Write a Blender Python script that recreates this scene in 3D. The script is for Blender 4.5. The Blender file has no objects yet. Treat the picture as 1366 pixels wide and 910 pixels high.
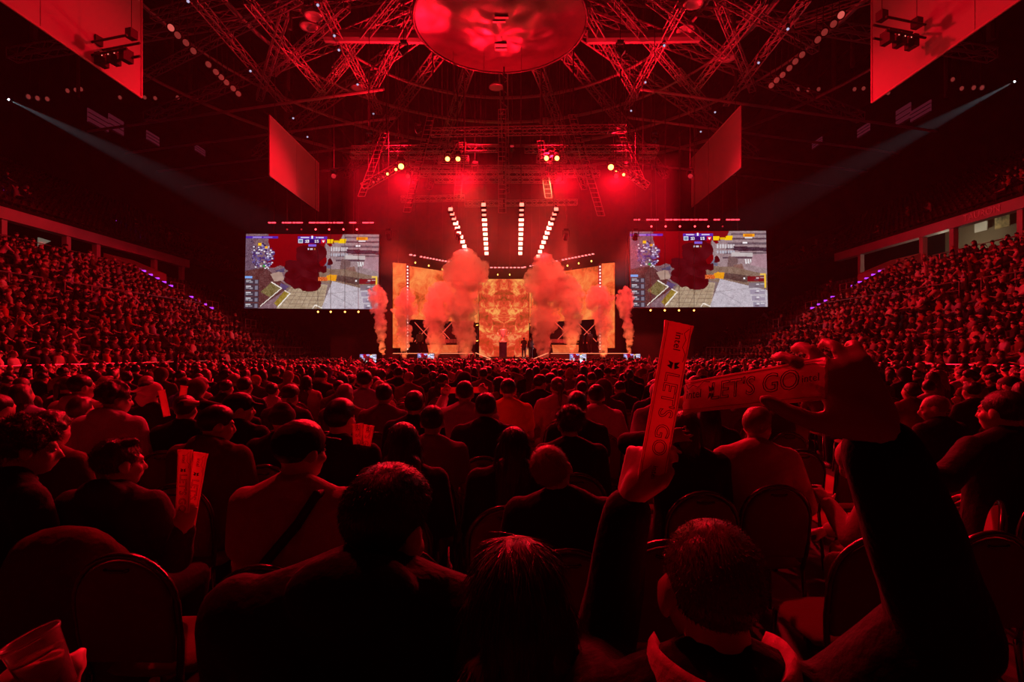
import bpy, bmesh, math, random
import numpy as np
from mathutils import Vector, Matrix, noise

# ---------------------------------------------------------------- camera, world, exposure
SC = bpy.context.scene
COL = SC.collection
F, CX, HOR, CAMZ = 683.0, 683.0, 471.0, 1.65


def P(px, py, D):
    """a pixel of the 1366x910 frame at depth D -> world point (level camera, 18 mm lens)"""
    return Vector(((px - CX) / F * D, D, CAMZ + (HOR - py) / F * D))


cam_d = bpy.data.cameras.new('camera')
cam_d.sensor_width = 36.0
cam_d.lens = 18.0
cam_d.shift_y = 16.0 / 1366.0
cam_d.clip_start = 0.02
cam_d.clip_end = 300
cam = bpy.data.objects.new('camera', cam_d)
COL.objects.link(cam)
cam.location = (0, 0, CAMZ)
cam.rotation_euler = (math.pi / 2, 0, 0)
SC.camera = cam

world = bpy.data.worlds.new('world')
SC.world = world
world.use_nodes = True
world.node_tree.nodes['Background'].inputs[0].default_value = (0.004, 0.0, 0.0003, 1)
world.node_tree.nodes['Background'].inputs[1].default_value = 0.3
SC.view_settings.view_transform = 'Standard'
SC.view_settings.look = 'None'
SC.view_settings.gamma = 1.0
SC.view_settings.exposure = 0.0
SC.view_settings.use_curve_mapping = False
SC.cycles.use_denoising = True
SC.cycles.use_light_tree = True
SC.cycles.max_bounces = 5
SC.cycles.diffuse_bounces = 2
SC.cycles.glossy_bounces = 2
SC.cycles.transmission_bounces = 4
SC.cycles.volume_bounces = 2
SC.cycles.sample_clamp_indirect = 2.0
SC.cycles.volume_step_rate = 2.0
RED = (1.0, 0.0030, 0.016)
REDO = (1.0, 0.05, 0.025)


def lamp(kind, loc, energy, color, target=None, size=0.3, angle=60, blend=0.6, name='lamp_light', parent=None):
    d = bpy.data.lights.new(name, kind)
    d.energy = energy
    d.color = color
    if kind == 'SPOT':
        d.spot_size = math.radians(angle)
        d.spot_blend = blend
        d.shadow_soft_size = size
    elif kind == 'POINT':
        d.shadow_soft_size = size
    elif kind == 'AREA':
        d.shape = 'DISK'
        d.size = size
    o = bpy.data.objects.new(name, d)
    COL.objects.link(o)
    o.location = loc
    if target is not None:
        v = Vector(target) - Vector(loc)
        o.rotation_euler = v.to_track_quat('-Z', 'Y').to_euler()
    if parent is not None:
        o.parent = parent
        o.matrix_parent_inverse = parent.matrix_world.inverted()
    return o


# red wash lamps of the rig (their housings are built with the rig further down)
WASH = []      # (position, target, energy, cone) -> housing built later


def wash(pos, target, energy, angle=70, color=RED, size=0.25, what='the audience'):
    WASH.append((Vector(pos), Vector(target), what))
    v = (Vector(target) - Vector(pos)).normalized()
    return lamp('SPOT', Vector(pos) + v * 0.30, energy, color, target, size, angle, 0.7)


for x in (-12.0, -7.0, 7.0, 12.0):                       # front truss, over the audience
    wash((x, 34.5, 13.6), (x * 0.55, 10, 0.8), 12500, 80)
for x in (-3.2, 3.2):
    wash((x, 34.5, 13.4), (x * 0.4, 4, 1.0), 14200, 70)
for s in (-1, 1):                                        # to the stands
    sd = 'dark concourse' if s < 0 else 'lit lounge'
    wash((s * 5.5, 26.0, 17.0), (s * 23, 27, 4.5), 4200, 75, what='the middle of the stand with the ' + sd)
    wash((s * 6.0, 33.0, 16.0), (s * 25, 34, 6.0), 4200, 70, what='the stage end of the stand with the ' + sd)
    wash((s * 3.0, 22.0, 17.5), (s * 20, 18, 3.5), 3400, 75, what='the far end of the stand with the ' + sd)
    # to the hanging side screens
    wash((s * 8.5, 30.5, 14.4), (s * 16, 38.5, 15.6), 1150, 110, what='the two-piece side screen near the ' + sd)
    wash((s * 2.5, 15.5, 15.4), (s * 16, 18.0, 15.2), 1050, 85, what='the long side screen near the ' + sd)
for x in (-8.0, -2.6, 2.6, 8.0):                          # up into the roof
    wash((x, 36.0, 14.6), (x * 1.1, 31, 24), 10000, 120, what='the roof trusses')
wash((0, 36.5, 16.2), (0, 31.5, 20.2), 1100, 50, what='the round drum')           # under the round hanging drum
wash((0.0, -9.0, 13.0), (0, 3, 0.8), 17, 90, what='the backs of the audience, an added unseen fill')             # unseen fill lamp added behind the audience to lift the dark backs
for x, en in ((-6.5, 7000), (2.0, 900)):                                      # steep washes from the roof onto the nearest rows
    wash((x, 13.0, 19.0), (x * 0.2, 2.2, 1.0), en, 48, what='the nearest rows from the roof')

# ---------------------------------------------------------------- materials (all procedural)
MATS = {}


def mat(name, base=(0.5, 0.5, 0.5), rough=0.6, metal=0.0, emit=None, strength=0.0, bump=0.0, bscale=40.0,
        vary=0.0, vscale=6.0, spec=0.4, trans=0.0, sheen=0.0):
    if name in MATS:
        return MATS[name]
    m = bpy.data.materials.new(name)
    m.use_nodes = True
    nt = m.node_tree
    b = nt.nodes['Principled BSDF']
    b.inputs['Base Color'].default_value = (*base, 1)
    b.inputs['Roughness'].default_value = rough
    b.inputs['Metallic'].default_value = metal
    b.inputs['Specular IOR Level'].default_value = spec
    if trans:
        b.inputs['Transmission Weight'].default_value = trans
    if sheen:
        b.inputs['Sheen Weight'].default_value = sheen
    if emit:
        b.inputs['Emission Color'].default_value = (*emit, 1)
        b.inputs['Emission Strength'].default_value = strength
    if vary or bump:
        tc = nt.nodes.new('ShaderNodeTexCoord')
        n = nt.nodes.new('ShaderNodeTexNoise')
        n.inputs['Scale'].default_value = vscale if vary else bscale
        n.inputs['Detail'].default_value = 4
        nt.links.new(tc.outputs['Object'], n.inputs['Vector'])
        if vary:
            r = nt.nodes.new('ShaderNodeValToRGB')
            r.color_ramp.elements[0].position = 0.3
            r.color_ramp.elements[1].position = 0.7
            r.color_ramp.elements[0].color = (*[c * (1 - vary) for c in base], 1)
            r.color_ramp.elements[1].color = (*[min(1, c * (1 + vary)) for c in base], 1)
            nt.links.new(n.outputs['Fac'], r.inputs['Fac'])
            nt.links.new(r.outputs['Color'], b.inputs['Base Color'])
        if bump:
            n2 = nt.nodes.new('ShaderNodeTexNoise')
            n2.inputs['Scale'].default_value = bscale
            n2.inputs['Detail'].default_value = 4
            nt.links.new(tc.outputs['Object'], n2.inputs['Vector'])
            bp = nt.nodes.new('ShaderNodeBump')
            bp.inputs['Strength'].default_value = bump
            bp.inputs['Distance'].default_value = 0.02
            nt.links.new(n2.outputs['Fac'], bp.inputs['Height'])
            nt.links.new(bp.outputs['Normal'], b.inputs['Normal'])
    MATS[name] = m
    return m


def emis(name, col, s):
    if name in MATS:
        return MATS[name]
    m = bpy.data.materials.new(name)
    m.use_nodes = True
    nt = m.node_tree
    nt.nodes.clear()
    e = nt.nodes.new('ShaderNodeEmission')
    e.inputs[0].default_value = (*col, 1)
    e.inputs[1].default_value = s
    o = nt.nodes.new('ShaderNodeOutputMaterial')
    nt.links.new(e.outputs[0], o.inputs[0])
    MATS[name] = m
    return m


# ---------------------------------------------------------------- object helpers
def tag(o, label=None, cat=None, group=None, kind=None):
    if label:
        o['label'] = label
    if cat:
        o['category'] = cat
    if group:
        o['group'] = group
    if kind:
        o['kind'] = kind
    return o


def empty(name, loc=(0, 0, 0), rz=0.0, label=None, cat=None, group=None):
    o = bpy.data.objects.new(name, None)
    o.empty_display_size = 0.1
    COL.objects.link(o)
    o.location = loc
    o.rotation_euler = (0, 0, rz)
    return tag(o, label, cat, group)


def link(name, me, parent=None, loc=None):
    o = bpy.data.objects.new(name, me)
    COL.objects.link(o)
    if parent is not None:
        o.parent = parent
    if loc is not None:
        o.location = loc
    return o


def copy_tree(o, parent=None):
    c = o.copy()
    COL.objects.link(c)
    if parent is not None:
        c.parent = parent
    for ch in KIDS.get(o.name, o.children):
        copy_tree(ch, c)
    return c


KIDS = {}


class MB:
    """collects simple solids into ONE mesh"""

    def __init__(s):
        s.v, s.f, s.m = [], [], []

    def add(s, vs, fs, mi=0):
        o = len(s.v)
        s.v.extend([tuple(v) for v in vs])
        s.f.extend([tuple(i + o for i in f) for f in fs])
        s.m.extend([mi] * len(fs))
        return s

    def box(s, lo, hi, mi=0, M=None):
        (x0, y0, z0), (x1, y1, z1) = lo, hi
        vs = [Vector(q) for q in ((x0, y0, z0), (x1, y0, z0), (x1, y1, z0), (x0, y1, z0), (x0, y0, z1), (x1, y0, z1), (x1, y1, z1), (x0, y1, z1))]
        if M is not None:
            vs = [M @ v for v in vs]
        return s.add(vs, [(0, 3, 2, 1), (4, 5, 6, 7), (0, 1, 5, 4), (1, 2, 6, 5), (2, 3, 7, 6), (3, 0, 4, 7)], mi)

    def tube(s, pts, r, n=6, mi=0, cap=True):
        pts = [Vector(p) for p in pts]
        rs = r if isinstance(r, (list, tuple)) else [r] * len(pts)
        o, vs, fs = 0, [], []
        for i, p in enumerate(pts):
            a = pts[max(i - 1, 0)]
            b = pts[min(i + 1, len(pts) - 1)]
            t = (b - a).normalized()
            u = t.cross(Vector((0, 0, 1)))
            if u.length < 1e-4:
                u = t.cross(Vector((0, 1, 0)))
            u.normalize()
            w = u.cross(t)
            for k in range(n):
                an = 2 * math.pi * k / n
                vs.append(p + (u * math.cos(an) + w * math.sin(an)) * rs[i])
        for i in range(len(pts) - 1):
            for k in range(n):
                k2 = (k + 1) % n
                fs.append((i * n + k, i * n + k2, (i + 1) * n + k2, (i + 1) * n + k))
        if cap:
            fs.append(tuple(range(n))[::-1])
            fs.append(tuple(range((len(pts) - 1) * n, len(pts) * n)))
        return s.add(vs, fs, mi)

    def ell(s, c, r, n=14, m=9, mi=0, M=None):
        c = Vector(c)
        r = (r, r, r) if not isinstance(r, (list, tuple)) else r
        vs, fs = [], []
        vs.append(Vector((0, 0, r[2])))
        for i in range(1, m):
            th = math.pi * i / m
            for k in range(n):
                a = 2 * math.pi * k / n
                vs.append(Vector((r[0] * math.sin(th) * math.cos(a), r[1] * math.sin(th) * math.sin(a), r[2] * math.cos(th))))
        vs.append(Vector((0, 0, -r[2])))
        vs = [(M @ (c + v)) if M is not None else (c + v) for v in vs]
        last = len(vs) - 1
        for k in range(n):
            k2 = (k + 1) % n
            fs.append((0, 1 + k, 1 + k2))
            fs.append((last, 1 + (m - 2) * n + k2, 1 + (m - 2) * n + k))
            for i in range(m - 2):
                a = 1 + i * n
                fs.append((a + k, a + n + k, a + n + k2, a + k2))
        return s.add(vs, fs, mi)

    def cap(s, p0, r0, p1, r1, n=12, mi=0, M=None):
        """tapered capsule"""
        p0, p1 = Vector(p0), Vector(p1)
        if M is not None:
            p0, p1 = M @ p0, M @ p1
        t = (p1 - p0)
        L = t.length
        t = t.normalized() if L > 1e-6 else Vector((0, 0, 1))
        pts, rs = [], []
        for k in range(5):
            a = math.pi / 2 * k / 4
            pts.append(p0 - t * r0 * math.cos(a))
            rs.append(max(r0 * math.sin(a), 1e-4))
        for k in range(5):
            a = math.pi / 2 * k / 4
            pts.append(p1 + t * r1 * math.sin(a))
            rs.append(max(r1 * math.cos(a), 1e-4))
        u = t.cross(Vector((0, 0, 1)))
        if u.length < 1e-3:
            u = t.cross(Vector((0, 1, 0)))
        u.normalize()
        w = u.cross(t)
        vs, fs = [], []
        for p, r in zip(pts, rs):
            for k in range(n):
                an = 2 * math.pi * k / n
                vs.append(p + (u * math.cos(an) + w * math.sin(an)) * r)
        for i in range(len(pts) - 1):
            for k in range(n):
                k2 = (k + 1) % n
                fs.append((i * n + k, i * n + k2, (i + 1) * n + k2, (i + 1) * n + k))
        fs.append(tuple(range(n))[::-1])
        fs.append(tuple(range((len(pts) - 1) * n, len(pts) * n)))
        return s.add(vs, fs, mi)

    def mesh(s, name, mats=(), smooth=False):
        me = bpy.data.meshes.new(name)
        me.from_pydata(s.v, [], s.f)
        for m in (mats if isinstance(mats, (list, tuple)) else [mats]):
            me.materials.append(m)
        if any(s.m):
            me.polygons.foreach_set('material_index', s.m)
        if smooth:
            me.polygons.foreach_set('use_smooth', [True] * len(s.f))
        me.update()
        return me

    def build(s, name, mats=(), parent=None, smooth=False, loc=None):
        return link(name, s.mesh(name, mats, smooth), parent, loc)


def np_mesh(name, V, T, mi=None, mats=(), smooth=True):
    """big triangle mesh from numpy arrays"""
    me = bpy.data.meshes.new(name)
    V = np.asarray(V, dtype=np.float32)
    T = np.asarray(T, dtype=np.int32)
    me.vertices.add(len(V))
    me.vertices.foreach_set('co', V.ravel())
    me.loops.add(T.size)
    me.loops.foreach_set('vertex_index', T.ravel())
    me.polygons.add(len(T))
    me.polygons.foreach_set('loop_start', np.arange(0, T.size, T.shape[1], dtype=np.int32))
    for m in mats:
        me.materials.append(m)
    if mi is not None:
        me.polygons.foreach_set('material_index', np.asarray(mi, dtype=np.int32))
    if smooth:
        me.polygons.foreach_set('use_smooth', np.ones(len(T), dtype=bool))
    me.update(calc_edges=True)
    return me


TMP = bpy.data.scenes.new('workshop')          # meshes are worked on apart from the scene, to keep the script quick
TVL = TMP.view_layers[0]


def processed(me, voxel=None, smooth=0, tris=None, sub=0):
    """remesh the overlapping solids of a mesh into one continuous skin"""
    o = bpy.data.objects.new('tmp', me)
    TMP.collection.objects.link(o)
    if voxel:
        m = o.modifiers.new('r', 'REMESH')
        m.mode = 'VOXEL'
        m.voxel_size = voxel
        m.use_smooth_shade = True
    if smooth:
        m = o.modifiers.new('s', 'SMOOTH')
        m.factor = 0.5
        m.iterations = smooth
    if sub:
        m = o.modifiers.new('u', 'SUBSURF')
        m.levels = m.render_levels = sub
    TVL.update()
    dg = TVL.depsgraph
    if tris:
        ev = o.evaluated_get(dg)
        cnt = len(ev.data.polygons) * 2
        if cnt > tris:
            m = o.modifiers.new('d', 'DECIMATE')
            m.ratio = tris / cnt
            TVL.update()
            dg = TVL.depsgraph
    ev = o.evaluated_get(dg)
    out = bpy.data.meshes.new_from_object(ev)
    mats = list(me.materials)
    bpy.data.objects.remove(o)
    bpy.data.meshes.remove(me)
    out.materials.clear()
    for m in mats:
        out.materials.append(m)
    out.polygons.foreach_set('use_smooth', [True] * len(out.polygons))
    return out


def truss_mesh(L, w=0.4, step=None, rc=0.028, rl=0.014, tri=False, n=5):
    """box truss along +X from 0 to L"""
    b = MB()
    h = w / 2
    ch = [(-h, -h), (h, -h), (h, h), (-h, h)] if not tri else [(-h, -h), (h, -h), (0, h)]
    for (y, z) in ch:
        b.tube([(0, y, z), (L, y, z)], rc, n)
    k = max(2, int(round(L / (step or w * 1.1))))
    for i in range(k):
        x0, x1 = L * i / k, L * (i + 1) / k
        for j in range(len(ch)):
            a, c = ch[j], ch[(j + 1) % len(ch)]
            if i % 2:
                a, c = c, a
            b.tube([(x0, *a), (x1, *c)], rl, 4, cap=False)
            if i == 0 or i == k - 1:
                xx = x0 if i == 0 else x1
                b.tube([(xx, *a), (xx, *c)], rl, 4, cap=False)
    return b


def aim_x(p0, p1, roll=0.0):
    p0, p1 = Vector(p0), Vector(p1)
    q = (p1 - p0).to_track_quat('X', 'Z')
    return Matrix.Translation(p0) @ q.to_matrix().to_4x4()


def truss(name, p0, p1, m, parent=None, w=0.4, rc=0.028, rl=0.014, tri=False, step=None, label=None, cat=None, group=None):
    L = (Vector(p1) - Vector(p0)).length
    o = truss_mesh(L, w, step, rc, rl, tri).build(name, m, parent)
    o.matrix_world = aim_x(p0, p1)
    return tag(o, label, cat, group)


def text_mesh(txt, size, extrude=0.0005, outline=0.0):
    c = bpy.data.curves.new('t', 'FONT')
    c.body = txt
    c.size = size
    c.extrude = extrude
    c.align_x = 'CENTER'
    c.align_y = 'CENTER'
    if outline:
        c.fill_mode = 'NONE'
        c.bevel_depth = outline
        c.bevel_resolution = 0
    c.resolution_u = 3
    o = bpy.data.objects.new('t', c)
    TMP.collection.objects.link(o)
    TVL.update()
    dg = TVL.depsgraph
    me = bpy.data.meshes.new_from_object(o.evaluated_get(dg))
    bpy.data.objects.remove(o)
    return me

# ---------------------------------------------------------------- the hall
M_CONC = mat('dark_concrete', (0.10, 0.09, 0.09), 0.75, vary=0.25, vscale=1.5, bump=0.15, bscale=14)
M_FLOOR = mat('hall_floor', (0.09, 0.085, 0.085), 0.55, vary=0.3, vscale=0.8, bump=0.1, bscale=20)
M_BLACKW = mat('black_wall', (0.018, 0.016, 0.016), 0.9, vary=0.3, vscale=0.5)
M_DECK = mat('roof_deck', (0.06, 0.055, 0.055), 0.7, vary=0.3, vscale=0.4)
M_STEEL = mat('painted_steel', (0.42, 0.40, 0.40), 0.45, metal=0.3, spec=0.5)
M_DSTEEL = mat('dark_steel', (0.10, 0.095, 0.095), 0.5, metal=0.4)
M_ALU = mat('truss_aluminium', (0.50, 0.48, 0.48), 0.38, metal=0.6)
M_BLKMET = mat('black_metal', (0.02, 0.02, 0.02), 0.45, metal=0.3)
M_BAND = mat('balcony_white_paint', (0.55, 0.5, 0.5), 0.6, vary=0.12, vscale=0.7)
M_DRAPE = mat('black_drape', (0.012, 0.011, 0.011), 0.95, bump=0.4, bscale=3)

st = lambda o: tag(o, kind='structure')
b = MB(); b.box((-42, -22, -0.3), (42, 82, 0.0)); st(b.build('floor', M_FLOOR))
b = MB(); b.box((-42, 82, 0), (42, 82.4, 31)); st(b.build('wall_back', M_BLACKW))
b = MB(); b.box((-42, -22.4, 0), (42, -22, 31)); st(b.build('wall_rear', M_BLACKW))
b = MB(); b.box((-42.4, -22, 0), (-42, 82, 31)); wl = st(b.build('wall_left', M_BLACKW))
b = MB(); b.box((42, -22, 0), (42.4, 82, 31)); wr = st(b.build('wall_right', M_BLACKW))
b = MB(); b.box((-42.4, -22.4, 31), (42.4, 82.4, 31.3)); ceil = st(b.build('ceiling', M_DECK))


def roof(px, py, z):
    return P(px, py, (z - CAMZ) * F / (HOR - py))


# ribs of the roof deck
rib_me = MB().box((-0.09, 0, -0.25), (0.09, 74, 0)).mesh('deck_rib', M_DECK)
for i in range(29):
    o = link('deck_rib', rib_me, ceil, (-35 + i * 2.5, 4, 31))
DC = Vector((-0.65, 29.0, 0))
ZR = 22.2
# radial trusses and rings round the middle of the roof
rad_me = truss_mesh(27.0, 0.62, 1.0, 0.06, 0.032).mesh('roof_truss', M_STEEL)
for i in range(22):
    a = 2 * math.pi * (i + 0.5) / 22
    o = link('roof_truss', rad_me, ceil)
    d = Vector((math.cos(a), math.sin(a), 0))
    o.matrix_world = aim_x(DC + d * 5.6 + Vector((0, 0, ZR + 0.6)), DC + d * 32.6 + Vector((0, 0, ZR - 1.0)))
for R, z in ((11.7, 21.9), (15.6, 21.7), (20.5, 21.6), (26.5, 21.4)):
    b = MB()
    for dr, dz in ((0, 0), (0.45, 0.3)):
        b.tube([DC + Vector((math.cos(2 * math.pi * k / 56) * (R + dr), math.sin(2 * math.pi * k / 56) * (R + dr), z + dz)) for k in range(57)], 0.085, 6)
    b.build('roof_ring', M_STEEL, ceil)
# straight trusses crossing below the dome, read off the photograph at the height of the roof
CROSS = [((257, -5), (386, 146)), ((400, -4), (188, 104)), ((463, 8), (363, 97)), ((425, -4), (506, 149)), ((462, 82), (414, 141)),
         ((380, 17), (346, 131)), ((529, -4), (447, 95)), ((552, 18), (493, 127)), ((782, 12), (848, 127)), ((815, -4), (912, 110)),
         ((910, 6), (836, 143)), ((865, -4), (969, 76)), ((958, 3), (1004, 119)), ((1077, -4), (968, 138)), ((962, -4), (1088, 66)),
         ((904, 96), (945, 143)), ((205, 22), (300, -6)), ((1060, 30), (1170, -6)), ((330, 0), (430, 120)), ((1020, 0), (930, 115))]
for (a, c) in CROSS:
    truss('roof_truss', roof(*a, 21.0), roof(*c, 21.0), M_STEEL, ceil, w=0.42, rc=0.042, rl=0.02, step=0.8)
for s in (-1, 1):
    for j in range(7):                                      # columns and hangers up to the deck
        x, y = s * (13 + j * 3.2), 30 + (j * 7) % 17
        MB().tube([(x, y, 20.6), (x, y, 31)], 0.12 + 0.05 * (j % 3), 8).build('roof_hanger', M_DSTEEL, ceil)
    p0, p1 = P(683 + s * 100, 50, 31.4), P(683 + s * 250, 48, 31.4)
    MB().tube([p0, p1], 0.38, 10).build('roof_duct', M_STEEL, ceil)
    for j, yy in enumerate((36, 40, 44, 48)):
        MB().tube([(s * 9, yy, 20.2 - j * 0.15), (s * 34, yy + 5, 19.4 - j * 0.2)], 0.10, 6).build('roof_beam', M_STEEL, ceil)

# the round drum hung in the middle, covered with sagging cloth
M_CLOTHD = mat('drum_cloth', (0.055, 0.03, 0.03), 0.30, bump=0.9, bscale=1.3, spec=0.6)
DZ = 20.2
dr = empty('hanging_drum', (DC.x, DC.y, DZ), 0, 'large round drum covered in creased dark cloth hanging under the roof', 'drum')
R0 = 4.85
vs, fs = [], []
NR, NA = 22, 72
for i in range(NR + 1):
    r = R0 * i / NR
    for k in range(NA):
        a = 2 * math.pi * k / NA
        q = Vector((math.cos(a) * r, math.sin(a) * r, 0))
        edge = (i / NR) ** 3
        wr_ = noise.noise(Vector((math.cos(a) * 5.0, math.sin(a) * 5.0, r * 0.15))) * 0.13 * (i / NR) ** 2
        z = -0.55 * (1 - (i / NR) ** 2) + noise.noise(q * 0.9) * 0.10 + wr_ + noise.noise(q * 2.6) * 0.035
        vs.append((q.x, q.y, z * (1 - 0.9 * edge)))
for i in range(NR):
    for k in range(NA):
        k2 = (k + 1) % NA
        fs.append((i * NA + k, (i + 1) * NA + k, (i + 1) * NA + k2, i * NA + k2))
b = MB(); b.add(vs, fs); b.build('bottom_cover', M_CLOTHD, dr, smooth=True)
b = MB()
ring = lambda r, z: [(math.cos(2 * math.pi * k / NA) * r, math.sin(2 * math.pi * k / NA) * r, z) for k in range(NA)]
b.add(ring(R0, 0.02) + ring(R0 + 0.12, 2.6), [(k, (k + 1) % NA, NA + (k + 1) % NA, NA + k) for k in range(NA)])
b.build('skirt', M_CLOTHD, dr, smooth=True)
b = MB(); b.tube([(math.cos(2 * math.pi * k / NA) * R0, math.sin(2 * math.pi * k / NA) * R0, 0) for k in range(NA + 1)], 0.09, 8)
b.build('rim', mat('drum_rim', (0.03, 0.02, 0.02), 0.4), dr, smooth=True)
b = MB(); b.box((-0.35, 0.7, -0.62), (0.35, 1.0, -0.54)); b.box((-0.35, 1.15, -0.62), (0.35, 1.4, -0.54)); b.build('hatch_slats', M_STEEL, dr)
b = MB(); b.box((-0.28, -1.6, -0.56), (0.45, -1.45, -0.5)); b.box((-0.4, -1.25, -0.57), (0.3, -1.1, -0.5)); b.build('hatch_slats', M_STEEL, dr)
for k in range(6):
    a = math.pi * 2 * k / 6
    MB().tube([(math.cos(a) * 4.4, math.sin(a) * 4.4, 2.5), (math.cos(a) * 4.4, math.sin(a) * 4.4, 10.8)], 0.05, 6).build('hanging_cable', M_DSTEEL, dr)

# ---------------------------------------------------------------- stands
ROWS, RD, RR, SX, SZ = 15, 0.86, 0.47, 15.3, 0.45
M_SEAT = mat('stand_seat', (0.05, 0.03, 0.035), 0.5)


def stand_z(x):
    return SZ + RR * int((abs(x) - SX) / RD)


for s, side in ((-1, 'left'), (1, 'right')):
    dz = 0.6 if s > 0 else 0.0                              # the balcony of the right-hand stand sits a little higher
    b = MB()
    for i in range(ROWS):
        x0, x1 = SX + i * RD, SX + (i + 1) * RD + 0.02
        b.box((min(s * x0, s * x1), 6, -0.2), (max(s * x0, s * x1), 50, SZ + i * RR))
    so = st(b.build('wall_stand_' + side, M_CONC))
    b = MB()                                                # upper tier
    for i in range(13):
        x0, x1 = 31 + i * 0.84, 31 + (i + 1) * 0.84 + 0.02
        b.box((min(s * x0, s * x1), 10, 10.56 + dz + i * 0.52 - (0.42 if i else 0)), (max(s * x0, s * x1), 74, 10.7 + dz + i * 0.52))
    st(b.build('wall_upper_tier_' + side, M_CONC))
    # balcony edge, its soffit, columns, back wall of the concourse
    b = MB()
    b.box((min(s * 29.9, s * 30.5), 18, 9.55 + dz), (max(s * 29.9, s * 30.5), 47.5, 10.25 + dz))
    band = st(b.build('trim_balcony_' + side, M_BAND))
    b = MB(); b.box((min(s * 30.4, s * 31.1), 18, 10.2 + dz), (max(s * 30.4, s * 31.1), 74, 10.6 + dz)); st(b.build('trim_tier_edge_' + side, M_BLACKW))
    b = MB(); b.box((min(s * 35.4, s * 36), 6, 6.6), (max(s * 35.4, s * 36), 50, 12.9)); st(b.build('wall_concourse_' + side, M_BLACKW))
    b = MB(); b.box((min(s * 28.2, s * 36), 6, 6.6), (max(s * 28.2, s * 36), 50, 7.25)); st(b.build('floor_concourse_' + side, M_CONC))
    for yy in ((21, 30.3, 34.7, 37.2, 43.2, 46.8) if s < 0 else (24.6, 30.3, 35.0, 37.6, 44.3)):
        MB().box((s * 30.2 - 0.17, yy - 0.17, 7.25), (s * 30.2 + 0.17, yy + 0.17, 9.56 + dz)).build('column', M_BAND, band)
    # sloping side wall of a stair opening up in the stand
    b = MB()
    vx = 27.4
    b.add([(s * vx, 37.6, 6.6), (s * (vx + 2.6), 37.6, 7.9), (s * (vx + 2.6), 37.6, 9.0), (s * vx, 37.6, 7.9),
           (s * vx, 40.6, 6.6), (s * (vx + 2.6), 40.6, 7.9), (s * (vx + 2.6), 40.6, 9.0), (s * vx, 40.6, 7.9)],
          [(0, 1, 2, 3), (7, 6, 5, 4), (0, 3, 7, 4), (1, 5, 6, 2), (3, 2, 6, 7), (0, 4, 5, 1)])
    st(b.build('wall_stairwell_' + side, mat('stairwell_paint', (0.5, 0.34, 0.28), 0.6)))
    b = MB()
    b.add([(s * 21, 37.7, 3.4), (s * 27.4, 37.7, 6.8), (s * 27.4, 37.7, 7.8), (s * 21, 37.7, 4.3),
           (s * 21, 37.9, 3.4), (s * 27.4, 37.9, 6.8), (s * 27.4, 37.9, 7.8), (s * 21, 37.9, 4.3)],
          [(0, 1, 2, 3), (7, 6, 5, 4), (0, 3, 7, 4), (1, 5, 6, 2), (3, 2, 6, 7), (0, 4, 5, 1)])
    st(b.build('wall_stair_parapet_' + side, mat('parapet_paint', (0.13, 0.10, 0.10), 0.6)))
    # lit windows of the boxes under the roof
    for px, py, w, h in ((131, 161, 2.0, 1.4), (155, 167, 1.5, 1.6), (204, 185, 1.4, 1.1), (267, 201, 1.3, 0.9)) if s < 0 else \
            ((1090, 191, 1.3, 0.9), (1152, 174, 1.4, 1.1), (1205, 153, 1.5, 1.7), (1228, 149, 2.0, 1.2)):
        D = 41.9 * F / abs(px - CX)
        c = P(px, py, D)
        w *= D / 40
        o = st(MB().box((-0.05, -w / 2, -h / 2), (0.05, w / 2, h / 2)).build('window_box_' + side, emis('box_window_glow', (0.20, 0.02, 0.04), 0.28), None, loc=(s * 41.9, c.y, c.z)))
        for k in range(3):
            MB().box((-0.08, -w / 2, -h / 2 + k * h / 3), (0.08, w / 2, -h / 2 + k * h / 3 + 0.07)).build('mullion', M_BLKMET, o)

# glazed lounge behind the right-hand columns, softly lit inside
M_LOUNGE = mat('lounge_wall', (0.30, 0.25, 0.17), 0.8)
lamp('POINT', (32.4, 38.4, 9.6), 90, (1.0, 0.85, 0.6), size=0.15)
b = MB(); b.box((35.2, 35.2, 7.25), (35.38, 41.6, 12.6)); lw = st(b.build('wall_lounge', M_LOUNGE))
b = MB(); b.box((34.6, 35.6, 10.5), (34.66, 36.7, 11.9))
tag(b.build('hanging_picture', mat('lounge_picture', (0.5, 0.42, 0.2), 0.6, vary=0.7, vscale=2.5)), 'mottled picture panel hanging in the lit lounge behind the balcony columns', 'picture')
b = MB(); b.box((34.5, 37.2, 10.6), (34.56, 38.2, 11.7))
tag(b.build('white_board', mat('white_board', (0.8, 0.8, 0.75), 0.5)), 'white notice board standing in the lit lounge behind the balcony columns', 'board')
o = empty('lounge_lamp', (34.2, 36.95, 11.3), 0, 'small bright ceiling lamp inside the lounge beside the picture panel', 'lamp')
MB().ell((0, 0, 0), (0.22, 0.22, 0.05)).build('diffuser', emis('lounge_lamp_glow', (1, 0.85, 0.6), 3), o, smooth=True)
MB().box((-0.24, -0.24, 0.05), (0.24, 0.24, 0.2)).build('housing', M_BLKMET, o)
b = MB(); b.add([(-31.6, 34.1, 9.35), (-31.6, 35.0, 9.3), (-31.6, 34.1, 8.75), (-31.5, 34.1, 9.35), (-31.5, 35.0, 9.3), (-31.5, 34.1, 8.75)],
                [(0, 1, 2), (5, 4, 3), (0, 3, 4, 1), (1, 4, 5, 2), (2, 5, 3, 0)])
tag(b.build('pennant', mat('pennant_white', (0.75, 0.75, 0.65), 0.6, emit=(0.55, 0.6, 0.45), strength=0.18)), 'pale lit triangular panel between two balcony columns', 'sign')
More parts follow.
